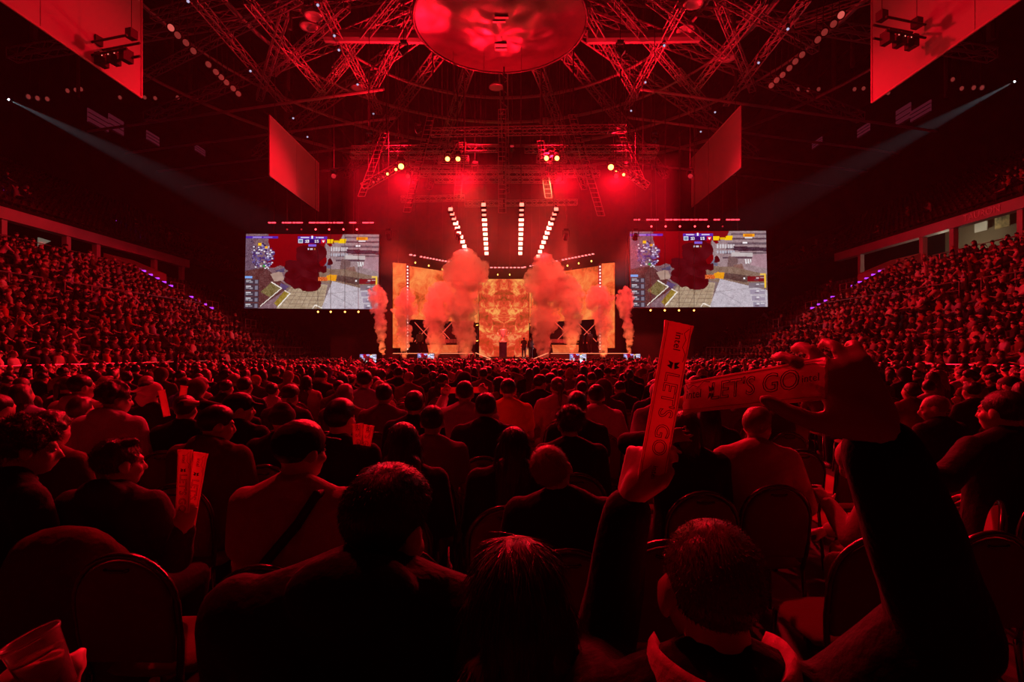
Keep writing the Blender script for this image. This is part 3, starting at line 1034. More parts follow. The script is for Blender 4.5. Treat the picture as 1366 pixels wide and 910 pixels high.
# ---------------------------------------------------------------- stage
M_STAGE = mat('stage_deck', (0.03, 0.02, 0.02), 0.25, spec=0.6)
M_FASCIA = mat('stage_fascia', (0.02, 0.012, 0.012), 0.7)
M_LINE = emis('stage_edge_led', (1.0, 0.25, 0.12), 1.6)
sg = empty('stage', (0, 44, 0), 0, 'low black stage with lit edge lines in front of the flame screens', 'stage')
b = MB(); b.box((-8.2, -6.0, 0), (8.2, 4.9, 1.18)); b.build('front_deck', M_STAGE, sg)
for s in (-1, 1):
    x0, x1 = sorted((s * 2.7, s * 9.4))
    b = MB(); b.add([(s * 2.9, -4.4, 1.18), (s * 9.4, -4.4, 1.18), (s * 9.4, 4.8, 1.18), (s * 3.4, 4.8, 1.18), (s * 2.9, -4.4, 1.62), (s * 9.4, -4.4, 1.62), (s * 9.4, 4.8, 1.62), (s * 3.4, 4.8, 1.62)],
                    [(0, 1, 2, 3), (4, 5, 6, 7), (0, 1, 5, 4), (1, 2, 6, 5), (2, 3, 7, 6), (3, 0, 4, 7)])
    b.build('side_riser', M_STAGE, sg)
    MB().box((min(s * 3.0, s * 9.2), -4.45, 1.6), (max(s * 3.0, s * 9.2), -4.40, 1.64)).build('edge_line', M_LINE, sg)
    MB().tube([(s * 1.6, -5.9, 1.22), (s * 2.8, -4.5, 1.66)], 0.03, 5).build('edge_line', M_LINE, sg)
    MB().box((min(s * 8.2, s * 9.4), -4.4, 0), (max(s * 8.2, s * 9.4), -1.1, 1.18)).build('side_block', M_FASCIA, sg)
MB().box((-4.5, -6.05, 1.15), (4.5, -6.0, 1.19)).build('edge_line', M_LINE, sg)


def flame_mat(name, scale, hi, lo, dark, strength, mirror=False, cover=0.5):
    m = bpy.data.materials.new(name)
    m.use_nodes = True
    nt = m.node_tree
    nt.nodes.clear()
    N = nt.nodes.new
    tc = N('ShaderNodeTexCoord')
    vec = tc.outputs['Object']
    if mirror:
        ab = N('ShaderNodeVectorMath'); ab.operation = 'ABSOLUTE'
        nt.links.new(vec, ab.inputs[0])
        vec = ab.outputs[0]
    n = N('ShaderNodeTexNoise'); n.inputs['Scale'].default_value = scale; n.inputs['Detail'].default_value = 8; n.inputs['Roughness'].default_value = 0.68; n.inputs['Distortion'].default_value = 1.2
    nt.links.new(vec, n.inputs['Vector'])
    n2 = N('ShaderNodeTexNoise'); n2.inputs['Scale'].default_value = scale * 0.35; n2.inputs['Detail'].default_value = 3
    nt.links.new(vec, n2.inputs['Vector'])
    r1 = N('ShaderNodeValToRGB')
    e = r1.color_ramp.elements
    e[0].position = 0.38; e[0].color = (*dark, 1)
    e[1].position = 0.62; e[1].color = (*hi, 1)
    k = r1.color_ramp.elements.new(cover); k.color = (*lo, 1)
    mx = N('ShaderNodeMath'); mx.operation = 'MULTIPLY_ADD'; mx.inputs[1].default_value = 0.55; 
    nt.links.new(n.outputs['Fac'], mx.inputs[0])
    m2 = N('ShaderNodeMath'); m2.operation = 'MULTIPLY'; m2.inputs[1].default_value = 0.5
    nt.links.new(n2.outputs['Fac'], m2.inputs[0])
    nt.links.new(m2.outputs[0], mx.inputs[2])
    nt.links.new(mx.outputs[0], r1.inputs['Fac'])
    em = N('ShaderNodeEmission'); em.inputs[1].default_value = strength
    nt.links.new(r1.outputs['Color'], em.inputs[0])
    o = N('ShaderNodeOutputMaterial')
    nt.links.new(em.outputs[0], o.inputs[0])
    return m


M_WING = flame_mat('flame_wing', 1.1, (1.0, 0.30, 0.075), (0.90, 0.11, 0.028), (0.34, 0.05, 0.006), 0.95, False, 0.47)
M_CENT = flame_mat('flame_centre', 1.5, (1.0, 0.42, 0.10), (0.78, 0.06, 0.025), (0.13, 0.05, 0.003), 0.95, True, 0.52)
M_CENT2 = flame_mat('flame_centre_low', 1.6, (1.0, 0.30, 0.10), (0.80, 0.05, 0.02), (0.35, 0.05, 0.005), 0.9, True, 0.52)


def wall_panel(name, a, c, z0, z1, m, label, th=0.18, origin=None):
    a, c = Vector((a[0], a[1], 0)), Vector((c[0], c[1], 0))
    mid = (a + c) / 2
    W = (c - a).length
    e = empty(name, (mid.x, mid.y, z0), math.atan2(c.y - a.y, c.x - a.x), label, 'LED wall')
    MB().box((-W / 2, 0, 0), (W / 2, 0.02, z1 - z0)).build('display', m, e)
    MB().box((-W / 2, 0.02, 0), (W / 2, th, z1 - z0)).build('cabinet', M_BLKMET, e)
    return e


for s in (-1, 1):
    w = 'near the dark concourse' if s < 0 else 'near the lit lounge'
    xo = 9.3 if s < 0 else 8.05
    xo = 9.3 if s < 0 else 8.02
    dx = 0.0
    if s < 0:
        o0, o1, i0, i1 = (-9.31, 40.0), (-8.33, 40.5), (-8.15, 40.6), (-3.0, 46.0)
        outs, ins = (o0, o1), (i0, i1)
    else:
        o0, o1, i0, i1 = (8.02, 40.0), (7.05, 40.5), (6.85, 40.6), (1.55, 46.0)
        outs, ins = (o1, o0), (i1, i0)
    wall_panel('wing_screen', outs[0], outs[1], 2.05, 8.72, M_WING, 'narrow tall LED wall with orange flame pattern, %s' % w)
    wall_panel('wing_screen', ins[0], ins[1], 4.35, 8.55, M_WING, 'wide raised LED wall with orange flame pattern, %s' % w)
    e = empty('led_column', (o1[0] + (i0[0] - o1[0]) / 2, 40.35, 1.62), 0, 'thin dark column with a string of white LED dots, %s' % w, 'LED column')
    MB().box((-0.13, 0.1, 0), (0.13, 0.2, 7.2)).build('rail', M_BLKMET, e)
    dm = MB().box((-0.03, 0.0, 0), (0.03, 0.1, 0.1)).mesh('led_dot', emis('led_white_dot', (1, 0.75, 0.7), 3))
    for i in range(26):
        link('led_dot', dm, e, (0, 0, 0.3 + i * 0.26))
wall_panel('centre_screen', (-2.95, 46.0), (1.52, 46.0), 3.5, 8.3, M_CENT, 'tall middle LED wall with mirrored flame ornament behind the trophy')
wall_panel('centre_screen', (-2.95, 46.0), (1.52, 46.0), 1.3, 3.5, M_CENT2, 'low middle LED wall with red sparkling pattern right behind the trophy')
b = MB(); b.box((-14, 49, 0), (14, 49.3, 12.5)); st(b.build('wall_drape_back', M_DRAPE))
for s in (-1, 1):
    b = MB(); b.box((min(s * 9.6, s * 15.2), 43, 0), (max(s * 9.6, s * 15.2), 43.3, 12)); st(b.build('wall_drape_' + ('left' if s < 0 else 'right'), M_DRAPE))
# dotted red LED line along the top of the walls
for k, (pts, lab) in enumerate((([(548, 340, 40.0), (634, 356, 46)], 'dotted red LED line over the flame wall by the dark concourse side'), ([(640, 357, 45.8), (697, 357, 45.8)], 'dotted red LED line over the middle flame wall'), ([(697, 357, 46), (796, 338, 40)], 'dotted red LED line over the flame wall by the lit lounge side'))):
    a, c = P(*pts[0]), P(*pts[1])
    e = empty('led_bar', a, 0, lab, 'light bar')
    d = c - a
    MB().tube([(0, 0.08, 0), d + Vector((0, 0.08, 0))], 0.05, 5).build('rail', M_BLKMET, e)
    n = int(d.length / 0.34)
    dm = MB().box((-0.11, -0.02, -0.045), (0.11, 0.03, 0.045)).mesh('led_dash', emis('led_dash_pink', (1.0, 0.16, 0.16), 3.5))
    for i in range(n + 1):
        if (i * 7) % 11 in (3,):
            continue
        link('led_dash', dm, e, d * i / n)
# small beam lamps hung above the walls
for (px, py, D) in ((554, 350, 41), (572, 354, 42), (590, 359, 43), (645, 366, 45.5), (664, 366, 45.5), (680, 366, 45.5), (757, 354, 43), (772, 351, 42), (789, 348, 41)):
    moving_head(P(px, py, D), P(px, py + 30, D - 4), G_YEL, 'small warm lamp hung just above the top edge of the flame walls', 'lamps over the flame walls', 0.42)
# yellow spotlight beside the middle screen and its twin
for (px, py, lab) in ((709, 436, 'yellow spotlight beside the middle screen next to the plume'), (637, 436, 'small yellow spotlight low beside the middle screen'), (637, 457, 'yellow floor spotlight at the edge of the middle screen')):
    p = P(px, py, 44.5)
    moving_head(p, P(px - 12, py - 50, 44), G_YEL, lab, None, 0.7)
lamp('SPOT', P(709, 436, 44.4), 1500, (1, 0.65, 0.08), P(695, 385, 44.8), 0.1, 26, 0.6)

# desks of the two teams with screens and glowing X tubes behind
M_XTUBE = emis('x_tube_red', (0.9, 0.10, 0.06), 0.9)
M_DESK = flame_mat('desk_glow', 1.0, (1.0, 0.30, 0.10), (0.95, 0.14, 0.04), (0.7, 0.07, 0.02), 0.8)
for s in (-1, 1):
    w = 'near the dark concourse' if s < 0 else 'near the lit lounge'
    px0, px1 = (570, 612) if s < 0 else (736, 773)
    a, c = P(px0, 470, 41.2), P(px1, 470, 41.2)
    cx, W = (a.x + c.x) / 2, (c.x - a.x)
    e = empty('team_desk', (cx, 41.2, 1.62), 0, 'long player desk with glowing orange front %s' % w, 'desk')
    b = MB(); b.add([(-W / 2 + 0.12, -0.02, 0.05), (W / 2 - 0.12, -0.02, 0.05), (W / 2, -0.02, 0.68), (-W / 2, -0.02, 0.68), (-W / 2 + 0.12, 0.1, 0.05), (W / 2 - 0.12, 0.1, 0.05), (W / 2, 0.1, 0.68), (-W / 2, 0.1, 0.68)],
                    [(0, 1, 2, 3), (7, 6, 5, 4), (0, 3, 7, 4), (1, 5, 6, 2), (3, 2, 6, 7), (0, 4, 5, 1)])
    b.build('front_panel', M_DESK, e)
    MB().box((-W / 2, 0.0, 0.68), (W / 2, 0.85, 0.74)).build('desk_top', M_BLKMET, e)
    for q in (-1, 1):
        MB().box((q * W * 0.42 - 0.04, 0.2, 0), (q * W * 0.42 + 0.04, 0.8, 0.68)).build('leg', M_BLKMET, e)
    for i in range(5):
        x = cx - W / 2 + W * (i + 0.5) / 5
        m_ = empty('monitor', (x, 41.75, 2.36), 0, 'player monitor seen from behind on the orange desk %s' % w, 'monitor', 'monitors on the player desks')
        MB().box((-0.24, -0.02, 0.12), (0.24, 0.02, 0.42)).build('case', mat('monitor_case', (0.35, 0.3, 0.3), 0.4), m_)
        MB().tube([(0, 0, 0), (0, 0, 0.2)], 0.025, 6).build('stand', M_BLKMET, m_)
        MB().box((-0.1, -0.08, 0), (0.1, 0.08, 0.015)).build('foot', M_BLKMET, m_)
    xs = ((553, 577), (579, 603)) if s < 0 else ((741, 767), (770, 796))
    for j, (q0, q1) in enumerate(xs):
        a, c = P(q0, 430, 44.12), P(q1, 456, 44.12)
        x_ = empty('x_light', (a.x, 44.12, c.z), 0, 'crossed thin red light tubes %s, %s' % (w, 'next to the LED column' if (j == 0) == (s < 0) else 'next to the big plume'), 'light')
        MB().tube([(0, 0, 0), (c.x - a.x, 0, a.z - c.z)], 0.035, 6).build('tube', M_XTUBE, x_)
        MB().tube([(0, 0.06, a.z - c.z), (c.x - a.x, 0.06, 0)], 0.035, 6).build('tube', M_XTUBE, x_)
    b = MB(); b.box((min(s * 3.2, s * 8.6), 44.2, 1.62), (max(s * 3.2, s * 8.6), 44.3, 4.35)); tag(b.build('backdrop', M_DRAPE), 'dark backdrop cloth under the raised flame wall %s' % w, 'backdrop')

# trophy on its pedestal
pc = P(671, 478, 41.0)
e = empty('pedestal', (pc.x, 41.0, 1.18), 0, 'dark blue square pedestal on a wide low plinth at mid stage', 'pedestal')
M_PED = mat('pedestal_print', (0.010, 0.009, 0.035), 0.35, vary=0.9, vscale=5)
MB().box((-0.30, -0.30, 0.18), (0.30, 0.30, 1.28)).build('shaft', M_PED, e)
MB().box((-0.33, -0.33, 1.28), (0.33, 0.33, 1.34)).build('cap', M_BLKMET, e)
MB().box((-0.85, -0.7, 0), (0.75, 0.7, 0.18)).build('plinth', M_BLKMET, e)
t = empty('trophy', (pc.x, 41.0, 2.52), 0, 'silver two-handled trophy cup standing on the dark pedestal', 'trophy')
t.scale = (1.3, 1.3, 1.3)
lamp('SPOT', (pc.x, 36.0, 9.0), 260, (0.9, 0.85, 1.0), (pc.x, 41, 3.0), 0.1, 9, 0.4)  # spot without a fixture, added to brighten the trophy
M_SIL = mat('silver', (0.8, 0.78, 0.8), 0.3, metal=0.55)
lathe([(0.2, 0), (0.2, 0.05), (0.12, 0.1), (0.06, 0.2), (0.05, 0.3), (0.1, 0.36), (0.17, 0.5), (0.2, 0.72), (0.22, 0.8), (0.19, 0.8)], 16).build('cup', M_SIL, t, True)
MB().box((-0.19, -0.19, -0.0), (0.19, 0.19, 0.1)).build('base', M_SIL, t)
for s in (-1, 1):
    MB().tube([(s * 0.1, 0, 0.38), (s * 0.28, 0, 0.42), (s * 0.34, 0, 0.6), (s * 0.3, 0, 0.76), (s * 0.2, 0, 0.72)], 0.025, 6).build('handle', M_SIL, t, True)

# small screens along the stage front, game view again
mon_me = picture_mesh('display', 1.2, 0.62, M_PIC2)
for (px, py, lab) in ((491, 478.5, 'small lit stage-front monitor under the smoke beside the dark concourse side screen'), (568, 477.5, 'small lit stage-front monitor below the orange desk by the dark concourse'), (771, 478, 'small lit stage-front monitor below the orange desk by the lit lounge'), (843, 478, 'small lit stage-front monitor under the smoke beside the lit lounge side screen')):
    D = 37.2
    c = P(px, py, D)
    e = empty('stage_monitor', (c.x, D, c.z), 0, lab, 'monitor')
    link('display', mon_me, e)
    MB().box((-0.62, 0.02, -0.33), (0.62, 0.12, 0.33)).build('case', M_BLKMET, e)
    MB().box((-0.4, 0.03, -c.z), (0.4, 0.1, -0.33)).build('stand', M_BLKMET, e)

# ---------------------------------------------------------------- smoke jets
def smoke_mat():
    m = bpy.data.materials.new('red_lit_smoke')
    m.use_nodes = True
    nt = m.node_tree
    nt.nodes.clear()
    N = nt.nodes.new
    tc = N('ShaderNodeTexCoord')
    n = N('ShaderNodeTexNoise'); n.inputs['Scale'].default_value = 2.2; n.inputs['Detail'].default_value = 4
    nt.links.new(tc.outputs['Object'], n.inputs['Vector'])
    mr = N('ShaderNodeMapRange'); mr.inputs[1].default_value = 0.38; mr.inputs[2].default_value = 0.62; mr.inputs[3].default_value = 0.25; mr.inputs[4].default_value = 5.0
    nt.links.new(n.outputs['Fac'], mr.inputs[0])
    v = N('ShaderNodeVolumePrincipled')
    v.inputs['Color'].default_value = (0.93, 0.90, 0.90, 1)
    v.inputs['Anisotropy'].default_value = 0.25
    nt.links.new(mr.outputs[0], v.inputs['Density'])
    o = N('ShaderNodeOutputMaterial')
    nt.links.new(v.outputs[0], o.inputs['Volume'])
    return m


M_SMOKE = smoke_mat()
JETS = [(511, 477, 380, 504, 0.10, 0.78, 38.0, 'thin smoke plume beside the game screen near the dark concourse'),
        (539, 482, 385, 541, 0.10, 1.0, 37.6, 'thin smoke plume before the narrow flame wall near the dark concourse'),
        (581, 480, 378, 585, 0.12, 1.35, 38.0, 'smoke plume before the orange desk near the dark concourse'),
        (621, 474, 333, 617, 0.55, 1.75, 39.5, 'huge billowing smoke plume beside the desk near the dark concourse'),
        (724, 477, 340, 727, 0.55, 1.75, 39.5, 'huge billowing smoke plume beside the desk near the lit lounge'),
        (763, 472, 368, 760, 0.15, 1.35, 39.5, 'smoke plume before the orange desk near the lit lounge'),
        (805, 481, 380, 801, 0.12, 1.05, 37.6, 'thin smoke plume before the narrow flame wall near the lit lounge'),
        (840, 474, 382, 834, 0.12, 0.75, 38.0, 'thin smoke plume beside the game screen near the lit lounge')]
for j, (bx, by, ty, tx, r0, r1, D, lab) in enumerate(JETS):
    rr = random.Random(11 + j)
    a, c = P(bx, by, D), P(tx, ty, D)
    a.z = max(a.z, 0.45)
    big = r1 > 1.5
    n = 30 if big else 24
    b = MB()
    H = c.z - a.z
    for i in range(n):
        t = i / (n - 1)
        prof = r0 + (r1 * 0.60 - r0) * min(1.0, t / 0.35) ** 0.9
        if t > 0.55:
            prof += 0.34 * r1 * math.sin(math.pi * 0.75 * min(1.0, (t - 0.55) / 0.45))
        prof *= 1 + 0.12 * math.sin(t * 17 + j * 2)
        if t > 0.9:
            prof *= 1 - (t - 0.9) * 4.5
        q = Vector((a.x + (c.x - a.x) * t + math.sin(t * 6 + j) * 0.16 * r1 * t, D, a.z + (H - r1 * 0.25) * t))
        b.ell((q.x, q.y, q.z), prof * 0.74, 10, 7)
        for _ in range(9 if t > 0.08 else 2):
            an = rr.uniform(0, 6.28)
            rad = prof * rr.uniform(0.55, 0.85)
            b.ell((q.x + math.cos(an) * rad, q.y + math.sin(an) * rad * 0.8, q.z + rr.uniform(-0.2, 0.25)), prof * rr.uniform(0.16, 0.36), 8, 6)
    me = b.mesh('smoke_plume', [M_SMOKE])
    me = processed(me, 0.085 if big else 0.052, 1)
    co = np.empty(len(me.vertices) * 3, np.float32)
    me.vertices.foreach_get('co', co)
    no = np.empty(len(me.vertices) * 3, np.float32)
    me.vertices.foreach_get('normal', no)
    co, no = co.reshape(-1, 3), no.reshape(-1, 3)
    dsp = np.array([noise.fractal(Vector(p) * (1.5 if big else 2.6), 0.8, 2.1, 4) for p in co]) * (0.20 if big else 0.11)
    co += no * dsp[:, None]
    org = np.array((a.x, D, a.z))
    co -= org
    me.vertices.foreach_set('co', co.ravel())
    me.update()
    o = link('smoke_plume', me, None, Vector(org))
    tag(o, lab, 'smoke')
    e = empty('smoke_jet', (a.x, D, a.z - 0.42), 0, 'smoke machine under the ' + lab, 'smoke machine')
    MB().box((-0.2, -0.2, 0), (0.2, 0.2, 0.2)).build('case', M_BLKMET, e)
    if D < 38.0:
        MB().box((-0.12, -0.12, -(a.z - 0.42)), (0.12, 0.12, 0)).build('stand', M_BLKMET, e)
    lathe([(0.1, 0.2), (0.08, 0.3), (0.1, 0.32)], 10).build('nozzle', M_BLKMET, e)
    lamp('SPOT', (a.x, D - 0.35, a.z - 0.3), 700 if not big else 1300, (1, 0.20, 0.05), (a.x, D + 0.1, a.z + 3), 0.08, 50, 0.8)
    # floods added over the audience to turn the smoke red
for s in (-1, 1):
    for x in (s * 3.5, s * 8.0):
        wp = Vector((x, 33.5, 9.2))
        lamp('SPOT', wp, 15000, (1, 0.03, 0.025), (x, 39.5, 4.5), 0.5, 75, 0.8)
        moving_head(wp + Vector((0, -0.3, 0.0)), (x, 39.5, 4.5), G_DIM, 'added red flood light hung over the audience, turned to the smoke', 'added flood lights turned to the smoke')

# ---------------------------------------------------------------- people
M_SKIN = mat('skin', (0.52, 0.36, 0.29), 0.5, spec=0.4, bump=0.05, bscale=90)
M_EYE = mat('eye', (0.6, 0.6, 0.6), 0.15)
HAIRC = {'black': mat('hair_black', (0.012, 0.010, 0.010), 0.34, spec=0.5, bump=0.5, bscale=160),
         'brown': mat('hair_brown', (0.05, 0.028, 0.018), 0.34, spec=0.5, bump=0.5, bscale=160),
         'light brown': mat('hair_light_brown', (0.13, 0.08, 0.05), 0.34, spec=0.5, bump=0.5, bscale=160),
         'fair': mat('hair_fair', (0.26, 0.17, 0.08), 0.42, spec=0.6, bump=0.5, bscale=160),
         'grey': mat('hair_grey', (0.25, 0.24, 0.23), 0.45, spec=0.6, bump=0.5, bscale=160)}
CL = {}
for nm, c in (('black', (0.012, 0.012, 0.013)), ('charcoal', (0.05, 0.05, 0.052)), ('navy', (0.015, 0.02, 0.06)), ('grey', (0.26, 0.26, 0.27)), ('white', (0.72, 0.72, 0.72)), ('red', (0.45, 0.03, 0.03)),
              ('blue', (0.10, 0.16, 0.42)), ('olive', (0.10, 0.10, 0.045)), ('brown', (0.12, 0.07, 0.045)), ('pink', (0.6, 0.32, 0.36)), ('yellow', (0.75, 0.5, 0.04)), ('pale blue', (0.42, 0.52, 0.68)), ('beige', (0.45, 0.37, 0.28)), ('maroon', (0.15, 0.02, 0.03))):
    CL[nm] = mat('cloth_' + nm.replace(' ', '_'), c, 0.85, spec=0.2, bump=0.25, bscale=45, sheen=0.02)
for nm in list(HAIRC):                                     # streaks running from the crown downwards
    m_ = HAIRC[nm]
    nt = m_.node_tree
    N = nt.nodes.new
    tc, sx, cb = N('ShaderNodeTexCoord'), N('ShaderNodeSeparateXYZ'), N('ShaderNodeCombineXYZ')
    at = N('ShaderNodeMath'); at.operation = 'ARCTAN2'
    ad = N('ShaderNodeMath'); ad.operation = 'ADD'; ad.inputs[1].default_value = 0.02
    nt.links.new(tc.outputs['Object'], sx.inputs[0])
    nt.links.new(sx.outputs['Y'], ad.inputs[0]); nt.links.new(ad.outputs[0], at.inputs[0]); nt.links.new(sx.outputs['X'], at.inputs[1])
    ml = N('ShaderNodeMath'); ml.operation = 'MULTIPLY'; ml.inputs[1].default_value = 30.0
    mz = N('ShaderNodeMath'); mz.operation = 'MULTIPLY'; mz.inputs[1].default_value = 9.0
    nt.links.new(at.outputs[0], ml.inputs[0]); nt.links.new(sx.outputs['Z'], mz.inputs[0])
    nt.links.new(ml.outputs[0], cb.inputs[0]); nt.links.new(mz.outputs[0], cb.inputs[1])
    for n_ in nt.nodes:
        if n_.type == 'TEX_NOISE':
            n_.inputs['Scale'].default_value = 1.0
            nt.links.new(cb.outputs[0], n_.inputs['Vector'])
        if n_.type == 'BUMP':
            n_.inputs['Strength'].default_value = 0.8
            n_.inputs['Distance'].default_value = 0.006
M_SHOE = mat('shoe', (0.25, 0.24, 0.24), 0.5)


def rx(a):
    return Matrix.Rotation(a, 4, 'X')


class Pose:
    def __init__(s, lean=0.04, side=0.0, twist=0.0, head=(0, 0, 0), L=None, R=None, Lh='relaxed', Rh='relaxed', legs=None, stand=False, width=1.0, Ld=None, Rd=None, shrug=0.015, hood=1.0):
        s.__dict__.update(locals())


# arm presets: (shoulder->elbow, elbow->wrist) for the right arm (+X); mirrored for the left
ARMS = {'lap': ((0.05, 0.06, -0.28), (-0.10, 0.24, -0.06)),
        'knees': ((0.03, 0.20, -0.21), (-0.08, 0.20, -0.12)),
        'chin': ((-0.02, 0.17, -0.22), (-0.12, 0.06, 0.24)),
        'crossed': ((0.05, 0.08, -0.27), (-0.22, 0.12, 0.06)),
        'clap': ((0.08, 0.12, -0.24), (-0.20, 0.15, 0.14)),
        'raise': ((0.12, 0.06, 0.24), (-0.03, 0.08, 0.25)),
        'phone': ((0.06, 0.12, -0.25), (-0.15, 0.20, 0.10)),
        'side': ((0.10, -0.02, -0.28), (0.0, 0.20, -0.14)),
        'headback': ((0.20, -0.02, 0.16), (-0.20, -0.12, 0.10)),
        'hang': ((0.05, -0.01, -0.29), (0.02, 0.06, -0.25))}


def hand_caps(out, wrist, d, up, kind, s, thin=0.0):
    """palm, four jointed fingers of unequal length and a thumb on the side of the palm"""
    d = Vector(d).normalized()
    up = Vector(up)
    up = (up - d * up.dot(d))
    up = up.normalized() if up.length > 1e-4 else d.orthogonal().normalized()
    x = d.cross(up) * s                       # towards the thumb
    def T(q):
        return wrist + x * q[0] + d * q[1] + up * q[2]
    xs = (0.031, 0.0105, -0.0105, -0.030)
    lens = (0.074, 0.083, 0.077, 0.060)
    curl = {'relaxed': (0.35, 0.45, 0.3), 'fist': (1.35, 1.65, 0.9), 'open': (0.06, 0.08, 0.05), 'grip': (0.95, 1.15, 0.7), 'claw': (0.30, 0.75, 0.5)}[kind]
    fan = {'open': 0.20, 'claw': 0.36, 'grip': 0.07}.get(kind, 0.04)
    out.append((T((0, -0.01, 0)), 0.027, T((0.004, 0.03, 0)), 0.024))
    for i in range(4):
        out.append((T((xs[i] * 0.55, 0.012, 0)), 0.019, T((xs[i], 0.088, 0.0)), 0.0125))
        a, p = 0.0, Vector((xs[i], 0.088, 0))
        sw = (1.5 - i) * fan * 0.66
        L = lens[i]
        r = 0.0098 - 0.0007 * i * (i > 1)
        for k, f in enumerate((0.45, 0.30, 0.25)):
            a += curl[k] * (1 + 0.12 * (i - 1.5))
            q = p + Vector((math.sin(sw) * math.cos(a), math.cos(sw) * math.cos(a), -math.sin(a))) * (L * f)
            out.append((T(p), r - 0.0007 * k, T(q), r - 0.0007 * (k + 1)))
            p = q
    if kind in ('fist', 'grip'):
        th = ((0.022, 0.012, -0.006), (0.046, 0.04, -0.024), (0.032, 0.068, -0.05), (0.006, 0.076, -0.058))
    elif kind in ('open', 'claw'):
        th = ((0.020, 0.012, -0.003), (0.058, 0.034, -0.008), (0.084, 0.062, -0.010), (0.100, 0.084, -0.010))
    else:
        th = ((0.022, 0.012, -0.005), (0.050, 0.042, -0.02), (0.058, 0.078, -0.034), (0.054, 0.10, -0.042))
    rr = (0.0175, 0.0135, 0.0115, 0.0095)
    for k in range(3):
        out.append((T(th[k]), rr[k], T(th[k + 1]), rr[k + 1]))


def joints(p):
    J = {}
    B = Matrix.Translation((0, 0, 0.58)) @ Matrix.Rotation(p.twist, 4, 'Z') @ Matrix.Rotation(p.side, 4, 'Y') @ rx(-p.lean) @ Matrix.Translation((0, 0, -0.58))
    if p.stand:
        B = Matrix.Translation((0, 0, 0.40)) @ B
    J['B'] = B
    J['neck'] = B @ Vector((0, -0.018, 1.105))
    y, pi_, ro = p.head
    J['H'] = Matrix.Translation(B @ Vector((0, -0.012, 1.13))) @ Matrix.Rotation(y, 4, 'Z') @ rx(-pi_) @ Matrix.Rotation(ro, 4, 'Y') @ Matrix.Translation((0, 0.028, 0.115))
    for s, k in ((-1, 'L'), (1, 'R')):
        sh = B @ Vector((s * 0.185 * p.width, -0.012, 1.03 + p.shrug))
        v = getattr(p, k) or 'lap'
        if isinstance(v, str):
            v1, v2 = [Vector((s * q[0], q[1], q[2])) for q in ARMS[v]]
            el, wr_ = sh + v1, sh + v1 + v2
        else:
            el, wr_ = Vector(v[0]), Vector(v[1])       # explicit places
        J['sh' + k], J['el' + k], J['wr' + k] = sh, el, wr_
        hip = Vector((s * 0.092, 0.02, 0.57))
        if p.stand:
            J['hip' + k], J['kn' + k], J['an' + k] = hip + Vector((0, 0, 0.36)), Vector((s * 0.11, 0.03, 0.50)), Vector((s * 0.12, 0.0, 0.09))
        else:
            lg = (p.legs or {}).get(k)
            J['hip' + k] = hip
            J['kn' + k], J['an' + k] = (Vector(lg[0]), Vector(lg[1])) if lg else (Vector((s * 0.135, 0.44, 0.53)), Vector((s * 0.13, 0.42, 0.09)))
        J['toe' + k] = J['an' + k] + Vector((s * 0.02, 0.16, -0.05))
    return J


def torso_caps(p, J, g):
    B, w = J['B'], p.width
    o = []
    for s in (-1, 1):
        o.append((B @ Vector((s * 0.075 * w, 0.0, 0.59)), 0.118 + g, B @ Vector((s * 0.07 * w, 0.005, 0.79)), 0.100 + g))
        o.append((B @ Vector((s * 0.075 * w, 0.005, 0.79)), 0.100 + g, B @ Vector((s * 0.098 * w, -0.005, 0.985)), 0.092 + g))
        o.append((B @ Vector((s * 0.145 * w, -0.012, 1.03 + p.shrug)), 0.058 + g, B @ Vector((s * 0.02, -0.026, 1.11 + p.shrug)), 0.048 + g * 0.7))
    o.append((B @ Vector((0, 0.01, 0.6)), 0.12 + g, B @ Vector((0, 0.012, 0.96)), 0.105 + g))
    o.append((B @ Vector((-0.15 * w, -0.012, 1.015 + p.shrug)), 0.064 + g, B @ Vector((0.15 * w, -0.012, 1.015 + p.shrug)), 0.064 + g))
    return o


HEADELL = [((0, -0.012, 0.022), (0.074, 0.096, 0.088)), ((0, 0.026, -0.032), (0.061, 0.068, 0.083)), ((0, 0.042, -0.080), (0.042, 0.046, 0.033)), ((0, 0.092, -0.062), (0.024, 0.010, 0.009)),
           ((0.079, -0.010, -0.012), (0.011, 0.024, 0.034)), ((-0.079, -0.010, -0.012), (0.011, 0.024, 0.034)), ((0.046, 0.052, -0.03), (0.022, 0.03, 0.024)), ((-0.046, 0.052, -0.03), (0.022, 0.03, 0.024))]
HEADCAP = [((0, 0.092, 0.004), 0.009, (0, 0.110, -0.034), 0.0135), ((-0.034, 0.080, 0.018), 0.012, (0.034, 0.080, 0.018), 0.012)]


